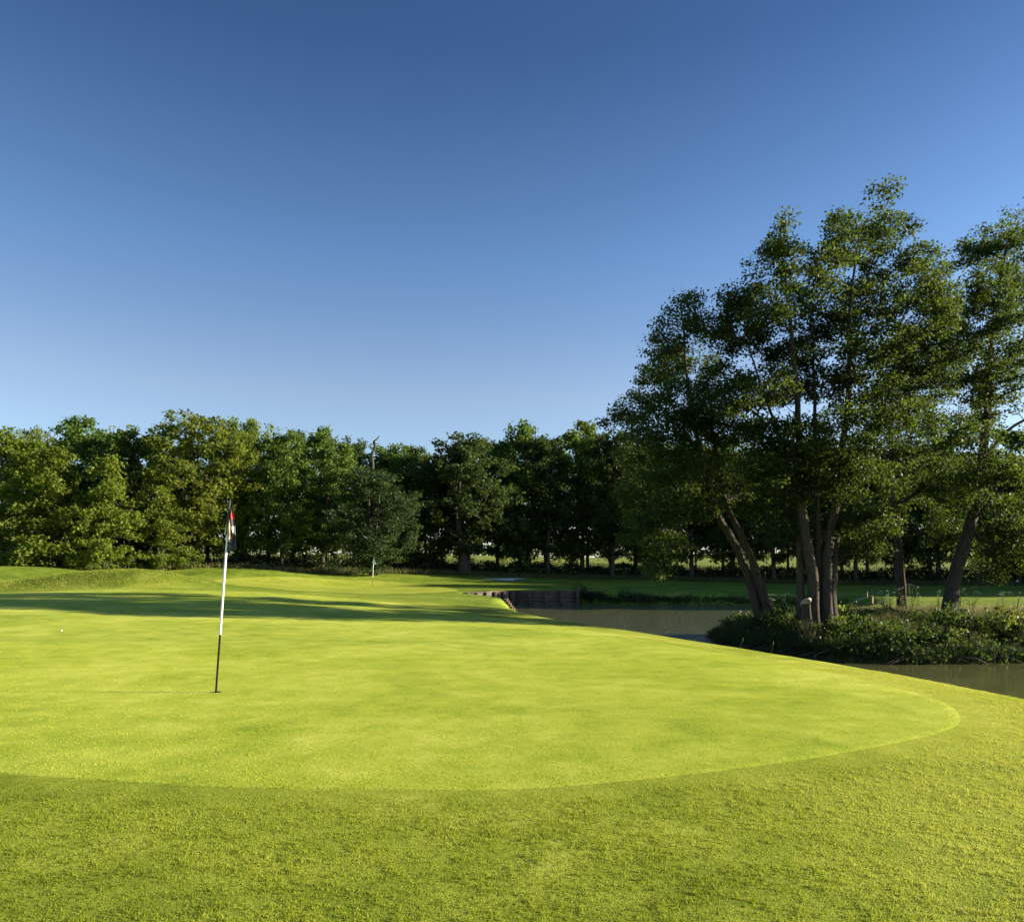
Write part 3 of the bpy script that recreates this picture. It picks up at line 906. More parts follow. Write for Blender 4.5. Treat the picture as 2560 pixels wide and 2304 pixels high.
# woods continuing beyond the right edge, which throw the long shadows
for i, (x, y, h, pr) in enumerate([(50, 67, 15, 'dark_a'), (52, 61.5, 16, 'green_a'), (54, 57, 15, 'dark_b'), (57, 53, 15, 'green_c'), (63, 52, 16, 'dark_a'), (61, 58, 16, 'green_b'), (60, 63, 16, 'dark_a'), (58, 68, 16, 'green_a'),
                                   (67, 55, 17, 'green_c'), (68, 60, 17, 'dark_b'), (47, 72, 15, 'green_b'), (66, 69, 17, 'green_a'), (72, 56, 18, 'dark_a')]):
    root = empty('woodland_tree', (x, y, hz(x, y) - .05), i * 1.3)
    h0, w0 = PH[pr]
    root.scale = (1.1, 1.1, h / h0)
    tag(root, 'tree of the wood continuing beyond the right edge of the photo', 'tree', 'wood beyond the right edge')
    for nm, me in zip(('trunk', 'crown'), PRO[pr]):
        o = bpy.data.objects.new(nm, me); COL.objects.link(o); o.parent = root

# ------------------------------------------------------------------ fence behind the belt
rng = np.random.default_rng(31)
fx = np.arange(-62, 62, .135)
fy = row_y(fx) + 5.0
M_FENCE = plain('grey_chestnut_paling', (.13, .11, .085), .9, .3, 6)
fh = height(fx, fy)
Vs, Fs = [], []
hh = 1.5 + rng.normal(size=len(fx)) * .05
for i, (x, y, z, h_) in enumerate(zip(fx, fy, fh, hh)):
    l = rng.normal() * .012
    b0 = len(Vs) * 10
    w_ = .028 + rng.uniform(0, .012); d_ = .012
    Vs.append([(x - w_, y - d_, z), (x + w_, y - d_, z), (x + w_, y + d_, z), (x - w_, y + d_, z),
               (x - w_ + l, y - d_, z + h_ - .07), (x + w_ + l, y - d_, z + h_ - .07), (x + w_ + l, y + d_, z + h_ - .07), (x - w_ + l, y + d_, z + h_ - .07), (x + l, y - d_, z + h_), (x + l, y + d_, z + h_)])
Vs = np.array(Vs).reshape(-1, 3)
k = np.arange(len(fx))[:, None] * 10
Q = np.concatenate([k + np.array(q) for q in ([0, 1, 5, 4], [2, 3, 7, 6], [1, 2, 6, 5], [3, 0, 4, 7], [5, 6, 9, 8], [7, 4, 8, 9])])
T = np.concatenate([k + np.array(q) for q in ([4, 5, 8], [6, 7, 9])])
fence = empty('paling_fence', (0, 0, 0))
tag(fence, 'long grey pointed paling fence running behind the far tree belt', 'fence')
link_mesh('paling', np_mesh('paling', Vs, [Q, T], M_FENCE), fence)
for zo in (.35, 1.15):
    P = np.stack([fx[::6], fy[::6] + .035, fh[::6] + zo], -1)
    V, F = frusta(P[:-1], P[1:], np.full(len(P) - 1, .022), np.full(len(P) - 1, .022), 5)
    link_mesh('rail', np_mesh('rail', V, F, M_FENCE), fence)
pp = np.stack([fx[::22], fy[::22] + .09, fh[::22]], -1)
for p in pp:
    V, F, cap = sweep([(0, 0, -.1), (0, 0, .7), (0, 0, 1.45)], [.05, .048, .045], 8)
    a = Acc(); a.add(V, F, cap)
    o = link_mesh('post', a.mesh('post', M_FENCE), fence); o.location = p

# ------------------------------------------------------------------ masses of low growth
def vnoise(X, Y, cell, seed):
    r = np.random.default_rng(seed).uniform(0, 1, (256, 256))
    x = X / cell; y = Y / cell
    i = np.floor(x).astype(int); j = np.floor(y).astype(int); fx_ = x - i; fy_ = y - j
    fx_ = fx_ * fx_ * (3 - 2 * fx_); fy_ = fy_ * fy_ * (3 - 2 * fy_)
    g_ = lambda a, b: r[a % 256, b % 256]
    return (g_(i, j) * (1 - fx_) + g_(i + 1, j) * fx_) * (1 - fy_) + (g_(i, j + 1) * (1 - fx_) + g_(i + 1, j + 1) * fx_) * fy_
def blob_growth(name, rng, X, Y, H, size, m, label, per=1, sig=.1, flat=.3, aspect=.6, zbase=None):
    Z = height(X, Y) if zbase is None else zbase
    P = np.stack([X, Y, Z + H], -1)
    P = np.repeat(P, per, 0) + rng.normal(size=(len(P) * per, 3)) * [sig, sig, sig * .7]
    V, F = leaves(rng, P, size, .1, flat, aspect)
    n = len(P)
    tone = np.repeat(.45 * rng.uniform(0, 1, len(X)) + .9 * vnoise(X, Y, .55, len(X)) ** 1.5, per)
    rnd = np.clip(tone * .85 + rng.normal(size=n) * .15, 0, 1)
    o = link_mesh(name, np_mesh(name, V, F, m, False, {'rnd': np.repeat(rnd, 4)}))
    tag(o, label, None, None, 'stuff')
    return o
rng = np.random.default_rng(41)
n = 24000
X = rng.uniform(-62, 62, n); off = rng.uniform(-1.0, 4.6, n)
Y = row_y(X) + off
bump_h = .9 + .5 * np.sin(X * .9) * np.sin(X * .37 + 1) + .3 * np.sin(X * 2.3)
H = rng.uniform(0, 1, n) ** .8 * np.clip(.65 + .6 * bump_h, .85, 1.5) * sst(-1.4, 1.2, off)
M_UNDER = leaf_mat('bramble_leaf', (.014, .028, .008), (.026, .046, .013), (.05, .075, .022), (.08, .14, .02), .25, .5, .35)
blob_growth('undergrowth', rng, X, Y, H, .20, M_UNDER, 'dark tangled undergrowth along the foot of the far tree belt', 5, .16)
# dry grass along the front of the belt
n = 26000
X = rng.uniform(-50, 50, n); Y = row_y(X) + rng.uniform(-3.6, -.2, n)
Z = height(X, Y)
def blades(rng, P, h, wd, lean=.35, bend=True):
    n = len(P)
    a_ = rng.uniform(0, 6.283, n); q = rng.uniform(0, lean, n) * h
    dx = np.cos(a_) * q; dy = np.sin(a_) * q
    b_ = rng.uniform(0, 3.14, n)
    sx = np.cos(b_) * wd * .5; sy = np.sin(b_) * wd * .5
    z0 = np.zeros(n)
    V = np.stack([P + np.stack([-sx, -sy, z0], -1), P + np.stack([sx, sy, z0], -1), P + np.stack([dx, dy, h], -1)], 1).reshape(-1, 3)
    return V, np.arange(n * 3).reshape(n, 3)
V, F = blades(rng, np.stack([X, Y, Z], -1), rng.uniform(.15, .55, n), np.full(n, .05))
M_DRY = leaf_mat('long_grass', (.06, .075, .02), (.10, .11, .035), (.17, .16, .07), (.2, .22, .06), .3, .6, .2)
tag(link_mesh('long_grass', np_mesh('long_grass', V, F, M_DRY, False, {'rnd': np.repeat(rng.uniform(0, 1, n), 3)})), 'uncut grass edging the far tree belt', None, None, 'stuff')
# rough grass on the two near mounds
n = 150000
X = rng.uniform(-44, -14, n); Y = rng.uniform(33.5, 42, n)
rw_ = np.clip(sum(np.exp(-np.power(((X - m[0]) / np.where(X < m[0], m[3], m[4] * .95)) ** 2 * .8 + ((Y - m[1]) / m[5]) ** 2 * .6, 3)) for m in MOUNDS[:2]), 0, 1)
k_ = rng.uniform(0, 1, n) < rw_ - .15
X, Y = X[k_], Y[k_]; n = len(X)
V, F = blades(rng, np.stack([X, Y, height(X, Y)], -1), rng.uniform(.03, .08, n) * (.5 + vnoise(X, Y, .5, 9)), np.full(n, .02), .6)
M_ROUGH = leaf_mat('rough_grass', (.10, .15, .014), (.20, .26, .03), (.36, .37, .08), (.36, .42, .04), .4, .6, .15)
tag(link_mesh('rough_grass', np_mesh('rough_grass', V, F, M_ROUGH, False, {'rnd': np.repeat(np.clip(.2 + .6 * vnoise(X, Y, .8, 10) + rng.normal(size=n) * .2, 0, 1), 3)})), 'longer rough grass on the near left mound', None, None, 'stuff')
# distant wood
n = 5200
X = rng.uniform(-260, 260, n); Y = 255 + rng.uniform(-12, 12, n) + 10 * np.sin(X * .02)
top = 4.0 + 1.8 * np.sin(X * .07) + 1.6 * np.sin(X * .031 + 2) + 1.3 * np.sin(X * .19)
H = rng.uniform(0, 1, n) ** .7 * np.maximum(top, .6)
blob_growth('distant_woods', rng, X, Y, H, 1.0, M_FAR[1], 'low distant wood on the horizon beyond the sunlit field', 7, .8)

# ------------------------------------------------------------------ the spit's undergrowth
rng = np.random.default_rng(51)
n = 9000
X = rng.uniform(5.5, 26, n); Y = rng.uniform(19, 31.5, n)
d = poly_sd(LP, X, Y)
back = 28.6 - 4.0 * sst(11.5, 13.5, X)
ok = (d > .02) & (Y < back)
X, Y, d = X[ok], Y[ok], d[ok]
cl = .12 + 1.35 * vnoise(X, Y, .95, 71) ** 1.7 + .45 * vnoise(X, Y, .33, 72) ** 2
H = rng.uniform(.1, 1, len(X)) ** .7 * np.clip(cl, .10, 1.4) * (.35 + .65 * sst(0, 1.2, d)) * .56 * (1 - .5 * sst(25, 28, Y))
blob_growth('bank_undergrowth', rng, X, Y, H, .095, leaf_mat('bank_leaf', (.009, .021, .006), (.024, .046, .012), (.075, .11, .028), (.15, .24, .025), .36, .55, .2),
            'tangle of nettles and brambles covering the spit down to the water', 22, .10, .5, .62)
# overhanging fringe grass at the waterline
n = 16000
e = rng.integers(13, 20, n); f = rng.uniform(0, 1, n)
A0 = LP[e]; A1 = LP[(e + 1) % len(LP)]
P = A0 + (A1 - A0) * f[:, None]
P = P + rng.normal(size=P.shape) * .16 + [0, .25]
keep = P[:, 0] < 27
P = P[keep]; n = len(P)
V, F = blades(rng, np.stack([P[:, 0], P[:, 1], height(P[:, 0], P[:, 1])], -1), rng.uniform(.1, .42, n), np.full(n, .014), .8)
tag(link_mesh('bank_grass', np_mesh('bank_grass', V, F, M_UNDER, False, {'rnd': np.repeat(rng.uniform(0, 1, n), 3)})), 'tufts of dark grass hanging over the water along the spit', None, None, 'stuff')
# loose tufts of taller grass and stems standing out of the tangle
n = 1500
cx_ = rng.uniform(7.5, 24, 90); cy_ = rng.uniform(20.5, 25, 90)
i_ = rng.integers(0, 90, n * 8)
X = cx_[i_] + rng.normal(size=len(i_)) * .13; Y = cy_[i_] + rng.normal(size=len(i_)) * .13
k_ = poly_sd(LP, X, Y) > .1
X, Y = X[k_], Y[k_]; n = len(X)
hh_ = .35 + .5 * rng.uniform(0, 1, 90)
V, F = blades(rng, np.stack([X, Y, height(X, Y)], -1), hh_[i_[k_]] * rng.uniform(.5, 1, n), np.full(n, .015), .7)
tag(link_mesh('tall_grass', np_mesh('tall_grass', V, F, M_DRY, False, {'rnd': np.repeat(rng.uniform(0, 1, n), 3)})), 'tufts of tall grass standing out of the brambles on the spit', None, None, 'stuff')
# pale meadow grass on the sunlit back of the spit
n = 60000
X = rng.uniform(12, 30, n); Y = rng.uniform(24.0, 30.8, n)
keep = (Y > 24.4) & (poly_sd(LP, X, Y) > .4) & (rng.uniform(0, 1, n) < .9 - .7 * sst(28, 31, Y))
X, Y = X[keep], Y[keep]; n = len(X)
V, F = blades(rng, np.stack([X, Y, height(X, Y)], -1), rng.uniform(.15, .55, n) * (1 - .7 * sst(26.5, 30, Y)), np.full(n, .014), .5)
M_MEADOW = leaf_mat('meadow_grass', (.10, .12, .035), (.22, .22, .09), (.42, .38, .24), (.3, .3, .1), .35, .6, .2)
tag(link_mesh('meadow_grass', np_mesh('meadow_grass', V, F, M_MEADOW, False, {'rnd': np.repeat(rng.uniform(0, 1, n), 3)})), 'pale seeding grass on the sunlit back of the spit', None, None, 'stuff')
# growth on the far shore and round the timber wall
n = 2600
e = rng.choice([22, 23, 24, 25, 26], n, p=[.12, .15, .2, .33, .2]); f = rng.uniform(0, 1, n)
P = LP[e] + (LP[(e + 1) % len(LP)] - LP[e]) * f[:, None]
P = P + rng.normal(size=P.shape) * [.2, .15] + [0, .3]
cl = .4 + .3 * np.sin(P[:, 0] * 1.7) + .2 * np.sin(P[:, 0] * 4.3)
H = rng.uniform(0, 1, n) * np.clip(cl, .1, .8) * np.where(P[:, 0] < 8.5, .95, .45)
blob_growth('shore_growth', rng, P[:, 0], P[:, 1], H, .09, M_UNDER, 'low weeds along the far shore of the pond', 8, .10, .2, .4)

# ------------------------------------------------------------------ countable plants
def finish(root, label, cat, group=None):
    tag(root, label, cat, group); return root
M_WHITE = plain('umbel_white', (.78, .78, .70), .8, .08)
M_STEM = leaf_mat('plant_stem', (.06, .09, .03), (.09, .13, .04), (.13, .17, .05), (.2, .28, .05), .2, .6, .2)
M_BRIGHT = leaf_mat('young_leaf', (.10, .17, .015), (.15, .23, .02), (.22, .30, .03), (.45, .60, .03), .5, .4, .4)
M_SHRUB = leaf_mat('shrub_leaf', (.03, .06, .012), (.07, .11, .02), (.14, .18, .04), (.28, .34, .04), .42, .5, .25)

def make_parsley(seed):
    rng = np.random.default_rng(seed)
    st = Acc(); heads = []; hms = []
    lf = []
    for i in range(6):
        a_ = rng.uniform(0, 6.28); h_ = rng.uniform(.5, .95); s = rng.uniform(.08, .28)
        tip = np.array([math.cos(a_) * s, math.sin(a_) * s, h_])
        C = catmull([(0, 0, 0), tip * [.35, .35, .5], tip], .1)
        V, F, cap = sweep(C, np.linspace(.007, .004, len(C)), 5); st.add(V, F, cap)
        r = rng.uniform(.05, .09)
        heads = []
        for j in range(34):
            q = r * math.sqrt(rng.uniform()); b_ = rng.uniform(0, 6.28)
            heads.append(tip + [q * math.cos(b_), q * math.sin(b_), .02 - q * q * 2])
        V, F = leaves(rng, np.array(heads), .024, 0, 1.5, .9)
        hms.append(('flower_head', np_mesh('flower_head', V, F, M_WHITE)))
        for j in range(14):
            f = rng.uniform(.15, .8); lf.append(tip * [f, f, f] + rng.normal(size=3) * .05)
    V, F = leaves(rng, np.array(lf), .07, .2, .5, .4)
    lm = np_mesh('leaves', V, F, M_SHRUB, False, {'rnd': np.repeat(rng.uniform(0, 1, len(lf)), 4)})
    n = sum(len(v) for v in st.V)
    sm = st.mesh('stems', M_STEM, True, {'rnd': np.full(n, .5)})
    return [('stems', sm), ('leaves', lm)] + hms
PARS = [make_parsley(61), make_parsley(62), make_parsley(63)]
def put_plant(parts, name, x, y, s, rz, label, cat, group):
    r = empty(name, (x, y, hz(x, y) - .02), rz); r.scale = (s, s, s)
    tag(r, label, cat, group)
    for nm, me in parts:
        o = bpy.data.objects.new(nm, me); COL.objects.link(o); o.parent = r
CLUST = [([(8.55, 26.2), (8.9, 26.6), (9.05, 27.2), (9.25, 26.1), (9.5, 26.7)], 'cow parsley between the leaning tree and the many-stemmed tree'),
         ([(11.6, 25.6), (12.0, 26.0), (12.6, 25.8), (12.9, 26.3)], 'cow parsley right of the many stems before the inlet'),
         ([(14.1, 28.6), (14.4, 27.6), (14.7, 28.8), (15.3, 28.9), (15.9, 28.7)], 'cow parsley round the foot of the straight trunk'),
         ([(15.5, 26.6), (16.1, 26.9), (16.7, 26.6), (17.0, 25.9), (17.3, 27.0), (18.0, 26.7), (18.2, 25.8), (18.6, 27.1)], 'cow parsley in pale grass right of the thick trunk')]
ORD = ['leftmost', 'second from left', 'third from left', 'fourth from left', 'fifth from left', 'sixth from left', 'seventh from left', 'eighth from left']
k = 0
for pts_, lab in CLUST:
    for q_, (x, y) in enumerate(sorted(pts_, key=lambda p: p[0] / p[1])):
        put_plant(PARS[k % 3], 'cow_parsley', x, y, .8 + .12 * (k % 4), k * 1.7, ORD[q_] + ' of the white ' + lab, 'wild flower', 'cow parsley on the spit')
        k += 1

def shrub(name, seed, loc, lobes, size, per, sig, m, label, cat='shrub', dens=10):
    rng = np.random.default_rng(seed)
    root = empty(name, (loc[0], loc[1], hz(*loc[:2]) - .03))
    tag(root, label, cat)
    pts = lobe_points(rng, lobes, dens)
    st = [([(0, 0, 0), (.02, 0, .15), (.03, .02, .3)], .02, .01)]
    acc, A, par, ends = grow(rng, st, pts, tip=.004, step=.2, maxr=.02)
    link_mesh('stems', acc.mesh('stems', M_BARK), root)
    link_mesh('foliage', crown_leaves(rng, pts, A, par, ends, per, sig, size, m=m, name='foliage'), root)
    return root
shrub('sapling', 71, pw(2095, 1570, 23.4)[:2] , [((0, 0, .55), (.16, .16, .14)), ((-.08, 0, .36), (.14, .14, .12)), ((.08, 0, .78), (.12, .12, .12)), ((.2, 0, .5), (.1, .1, .06))], .10, 9, .05, M_BRIGHT, 'brilliant yellow-green sapling just right of the many-stemmed trunk', 'sapling', 30)
shrub('shrub', 72, (13.45, 21.3), [((0, 0, .45), (.6, .5, .4)), ((.5, 0, .7), (.5, .5, .4)), ((.1, .1, .95), (.4, .4, .3)), ((-.5, 0, .25), (.4, .4, .25))], .075, 40, .09, M_SHRUB, 'sun-flecked yellowish shrub at the water by the right edge')
shrub('shrub', 73, (8.75, 21.5), [((0, 0, .35), (.45, .4, .3)), ((.3, 0, .55), (.3, .3, .25))], .07, 40, .08, M_SHRUB, 'low green shrub at the water below the many-stemmed tree')
shrub('shrub', 74, (11.9, 20.7), [((0, 0, .25), (.35, .3, .3)), ((.05, -.1, 0), (.25, .2, .2)), ((.1, 0, .5), (.2, .2, .15))], .07, 40, .07, M_SHRUB, 'small shrub drooping to the water right of the middle of the spit')
shrub('shrub', 75, (7.7, 24.2), [((0, 0, .3), (.5, .5, .25)), ((.4, .2, .45), (.4, .4, .25)), ((.9, .3, .5), (.4, .4, .2))], .07, 40, .09, M_UNDER, 'dark bramble bush at the very tip of the spit')
shrub('shrub', 76, (16.2, 23.2), [((0, 0, .5), (.7, .6, .4)), ((.6, 0, .6), (.6, .5, .4)), ((-.6, 0, .4), (.5, .5, .3))], .075, 40, .09, M_SHRUB, 'leafy bush on the slope behind the shrub at the right edge')
# broad-leaved plant
rng = np.random.default_rng(81)
bx_, by_, _ = pw(2303, 1580, 22.6)
root = empty('broad_leaved_plant', (bx_, by_, hz(bx_, by_) + .1)); tag(root, 'bright broad-leaved plant rising from the dark tangle below the straight trunk', 'plant')
V, F = [], []
for i in range(15):
    a_ = rng.uniform(0, 6.28); L = rng.uniform(.28, .45); up = rng.uniform(.5, 1.3)
    d_ = np.array([math.cos(a_) * math.cos(up), math.sin(a_) * math.cos(up), math.sin(up)])
    s_ = np.array([-math.sin(a_), math.cos(a_), 0]); b0 = len(V)
    for q, wq, zq in ((0, .01, 0), (.3, .035, .02), (.65, .04, 0), (1, .002, -.08)):
        c_ = d_ * L * q + [0, 0, zq + .1]
        V += [c_ + s_ * wq, c_ - s_ * wq]
    for q in range(3): F.append([b0 + 2 * q, b0 + 2 * q + 1, b0 + 2 * q + 3, b0 + 2 * q + 2])
link_mesh('leaves', np_mesh('leaves', np.array(V), np.array(F), M_BRIGHT, True, {'rnd': np.full(len(V), .6)}), root)
a = Acc(); Vq, Fq, cap = sweep([(0, 0, -.15), (0, 0, 0), (0, 0, .12)], [.014, .012, .01], 6); a.add(Vq, Fq, cap)
link_mesh('stem', a.mesh('stem', M_STEM, True, {'rnd': np.full(len(Vq), .5)}), root)

# exposed roots along the waterline
rng = np.random.default_rng(91)
a = Acc()
for i in range(60):
    e = rng.integers(13, 18); f = rng.uniform(0, 1)
    p = LP[e] + (LP[e + 1] - LP[e]) * f
    if p[0] > 26: continue
    q = np.array([p[0], p[1] + .35, hz(p[0], p[1] + .35) + .03])
    L = rng.uniform(.3, 1.1); sgn = rng.choice([-1, 1])
    C = catmull([q, q + [sgn * L * .3, -.22, -.06], q + [sgn * L * .7, -.38, -.12], q + [sgn * L, -.42, -.24 - rng.uniform(0, .1)]], .08)
    V, F, cap = sweep(C, np.linspace(rng.uniform(.015, .035), .008, len(C)), 6, rng); a.add(V, F, cap)
tag(link_mesh('exposed_roots', a.mesh('exposed_roots', M_BARK2)), 'tangle of bare roots at the waterline under the spit', None, None, 'stuff')
# seed stalks standing up along the near crest
def stalk(px, py, top, lab, dx=0):
    x, y, z = hit(px, py)
    y += .35; z = hz(x, y)
    h_ = (py - top) / 1920 * y + .05
    root = empty('grass_stalk', (x, y, z)); tag(root, lab, 'grass stalk', 'stray stalks along the edge of the near bank')
    C = catmull([(0, 0, 0), (dx * .4, 0, h_ * .5), (dx, 0, h_)], .05)
    a = Acc(); V, F, cap = sweep(C, np.linspace(.003, .002, len(C)), 5); a.add(V, F, cap)
    link_mesh('stem', a.mesh('stem', M_DRY, True, {'rnd': np.full(len(V), .8)}), root)
    a = Acc(); V, F, cap = sweep(catmull([(dx, 0, h_ - .02), (dx * 1.1, 0, h_ + .03), (dx * 1.15, 0, h_ + .07)], .02), [.003, .006, .007, .006, .003][:len(catmull([(dx, 0, h_ - .02), (dx * 1.1, 0, h_ + .03), (dx * 1.15, 0, h_ + .07)], .02))], 6)
    a.add(V, F, cap)
    link_mesh('seed_head', a.mesh('seed_head', M_DRY, True, {'rnd': np.full(len(V), .9)}), root)
stalk(1944, 1640, 1622, 'pale dry stalk with a fat head against the dark bank below the leaning tree', .04)
stalk(1862, 1626, 1612, 'short bent stalk left of the fat-headed one', .06)
stalk(2418, 1722, 1698, 'thin stalk leaning over the channel near the right edge', .10)

# ------------------------------------------------------------------ timber retaining walls
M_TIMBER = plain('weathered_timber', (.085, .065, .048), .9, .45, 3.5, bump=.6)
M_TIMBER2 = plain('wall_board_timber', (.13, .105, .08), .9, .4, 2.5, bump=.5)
def boxv(c, ex, ey, hx, hy, z0, z1):
    c = np.array(c); ex = np.array(ex); ey = np.array(ey)
    pts = [c + ex * sx * hx + ey * sy * hy for sx, sy in ((-1, -1), (1, -1), (1, 1), (-1, 1))]
    V = [(*p, z0) for p in pts] + [(*p, z1) for p in pts]
    F = [[0, 1, 5, 4], [1, 2, 6, 5], [2, 3, 7, 6], [3, 0, 4, 7], [4, 5, 6, 7], [3, 2, 1, 0]]
    return np.array(V), np.array(F)
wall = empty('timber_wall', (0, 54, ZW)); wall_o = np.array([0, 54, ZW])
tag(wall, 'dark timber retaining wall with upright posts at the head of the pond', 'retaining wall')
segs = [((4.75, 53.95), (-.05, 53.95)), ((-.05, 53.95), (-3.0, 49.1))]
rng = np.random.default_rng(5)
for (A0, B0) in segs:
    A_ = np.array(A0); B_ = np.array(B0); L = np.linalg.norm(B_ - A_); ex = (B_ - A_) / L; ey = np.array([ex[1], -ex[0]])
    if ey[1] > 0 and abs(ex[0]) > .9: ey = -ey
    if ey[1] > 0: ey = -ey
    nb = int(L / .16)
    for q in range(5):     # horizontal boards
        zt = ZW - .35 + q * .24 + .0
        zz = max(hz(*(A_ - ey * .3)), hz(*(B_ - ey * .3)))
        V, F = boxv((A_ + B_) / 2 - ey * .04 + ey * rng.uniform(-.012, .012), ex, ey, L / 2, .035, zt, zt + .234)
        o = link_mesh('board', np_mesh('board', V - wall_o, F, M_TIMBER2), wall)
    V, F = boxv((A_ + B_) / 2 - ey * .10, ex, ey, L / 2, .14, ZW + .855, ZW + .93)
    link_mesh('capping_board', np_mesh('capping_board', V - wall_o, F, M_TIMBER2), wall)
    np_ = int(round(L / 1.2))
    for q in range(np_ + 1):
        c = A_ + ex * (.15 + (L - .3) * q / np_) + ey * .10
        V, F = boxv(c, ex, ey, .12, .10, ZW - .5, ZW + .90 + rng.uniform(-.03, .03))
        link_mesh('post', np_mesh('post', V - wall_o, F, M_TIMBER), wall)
# timber steps / revetment at the tip of the grass lobe
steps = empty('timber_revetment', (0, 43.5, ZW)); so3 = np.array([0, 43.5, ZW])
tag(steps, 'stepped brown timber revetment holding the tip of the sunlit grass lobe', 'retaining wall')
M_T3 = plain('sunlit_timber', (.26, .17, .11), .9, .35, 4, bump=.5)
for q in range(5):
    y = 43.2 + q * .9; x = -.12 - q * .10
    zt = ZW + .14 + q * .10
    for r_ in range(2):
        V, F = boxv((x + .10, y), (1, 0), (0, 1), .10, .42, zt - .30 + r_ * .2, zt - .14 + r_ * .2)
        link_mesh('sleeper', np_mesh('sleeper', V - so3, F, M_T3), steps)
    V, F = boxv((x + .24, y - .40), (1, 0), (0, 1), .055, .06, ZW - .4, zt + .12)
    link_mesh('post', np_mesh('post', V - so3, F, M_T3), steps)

# ------------------------------------------------------------------ marker stakes
M_STAKE = plain('stake_yellow', (.62, .40, .16), .7, .15, 30)
GS = 'wooden marker stakes round the pond'
def stake(px, py, hgt, lab):
    p = hit(px, py)
    r = empty('marker_stake', p); tag(r, lab, 'stake', GS)
    V, F = boxv((0, 0), (1, 0), (0, 1), .026, .026, -.1, hgt - .04)
    link_mesh('shaft', np_mesh('shaft', V, F, M_STAKE), r)
    V = np.array([(-.026, -.026, hgt - .04), (.026, -.026, hgt - .04), (.026, .026, hgt - .04), (-.026, .026, hgt - .04), (-.012, -.012, hgt), (.012, -.012, hgt), (.012, .012, hgt), (-.012, .012, hgt)])
    link_mesh('tip', np_mesh('tip', V, np.array([[0, 1, 5, 4], [1, 2, 6, 5], [2, 3, 7, 6], [3, 0, 4, 7], [4, 5, 6, 7]]), M_STAKE), r)
stake(1446, 1478, .40, 'small stake on the grass above the right end of the timber wall')
stake(1776, 1498, .36, 'reddish stake in the sunlit streak on the far bank left of the leaning trunks')
stake(2168, 1496, .42, 'stake on the shaded far bank beyond the inlet, the farther of the close pair')
stake(2181, 1512, .42, 'orange stake left of the straight trunk, the nearer of the close pair')
# small dark sign on a post beside the thick trunk
x, y = 14.75, 25.3
r = empty('small_sign', (x, y, hz(x, y))); tag(r, 'small blank grey sign on a short post beside the thick leaning trunk', 'sign')
M_SIGN = plain('sign_grey', (.035, .04, .045), .8)
V, F = boxv((0, 0), (1, 0), (0, 1), .015, .015, -.1, .45); link_mesh('post', np_mesh('post', V, F, M_SIGN), r)
V, F = boxv((0, -.03), (1, 0), (0, 1), .085, .006, .26, .44); link_mesh('panel', np_mesh('panel', V, F, M_SIGN), r)

# reed tuft on far shore
def tuft(name, loc, n, h, lab, m, seed, spread=.3):
    rng = np.random.default_rng(seed)
    P = rng.normal(size=(n, 3)) * [spread, spread * .6, 0]
    V, F = blades(rng, P, rng.uniform(.5, 1, n) * h, np.full(n, .03), .55)
    o = link_mesh(name, np_mesh(name, V, F, m, False, {'rnd': np.repeat(rng.uniform(0, 1, n), 3)}))
    o.location = (loc[0], loc[1], hz(*loc)); tag(o, lab, 'reeds')
tuft('reed_clump', (9.2, 52.9), 500, .75, 'round grey-green reed clump on the far shore right of the timber wall', M_UNDER, 1, .4)
tuft('reed_clump', (15.2, 51.6), 60, .9, 'thin upright reeds in the water left of the leaning trunks', M_DRY, 2, .12)

# ------------------------------------------------------------------ bench
bx0 = ((83 - 1280) / 1920 * 56.5, 56.5)
bench = empty('park_bench', (bx0[0], bx0[1], 1.53 - .8), R(4)); tag(bench, 'small pale wooden bench half hidden behind the far left mound', 'bench')
M_BENCH = plain('pale_bench_wood', (.48, .40, .36), .8, .15, 8)
def bb(nm, cx, cy, hx, hy, z0, z1, par=bench, m=None):
    V, F = boxv((cx, cy), (1, 0), (0, 1), hx, hy, z0, z1)
    return link_mesh(nm, np_mesh(nm, V, F, m or M_BENCH), par)
bb('seat', 0, 0, .25, .2, .40, .44)
bb('backrest', 0, .22, .25, .02, .52, .70)
for s in (-1, 1):
    bb('armrest', s * .28, 0, .035, .22, .60, .64)
    for yy in (-.18, .22): bb('leg', s * .28, yy, .03, .03, 0, .595 if yy < 0 else .80)

# ------------------------------------------------------------------ flagsticks
M_STW = plain('flagstick_white', (.80, .80, .80), .25, .03, 10, spec=.6)
M_STB = plain('flagstick_black', (.010, .009, .008), .7, .1, spec=.1)
M_BLK = plain('flag_black', (.05, .046, .056), .8, .25, 60, bump=.2)
M_GRY = plain('flag_black_lit_fold', (.045, .035, .038), .8, .2, 60)
M_RED = plain('flag_red', (.70, .03, .04), .75, .15, 60)
M_FW = plain('flag_white', (.80, .80, .82), .75, .05, 60)
M_BEI = plain('flag_beige', (.46, .36, .20), .8, .1, 60)
M_CUP = plain('cup_liner', (.05, .045, .03), .9, .3, 40)

def tube_part(nm, P, Rr, m, parent, sides=14):
    P = np.array(P, float)
    V, F, cap = sweep(P, Rr, sides); a = Acc(); a.add(V, F, cap)
    return link_mesh(nm, a.mesh(nm, m), parent)

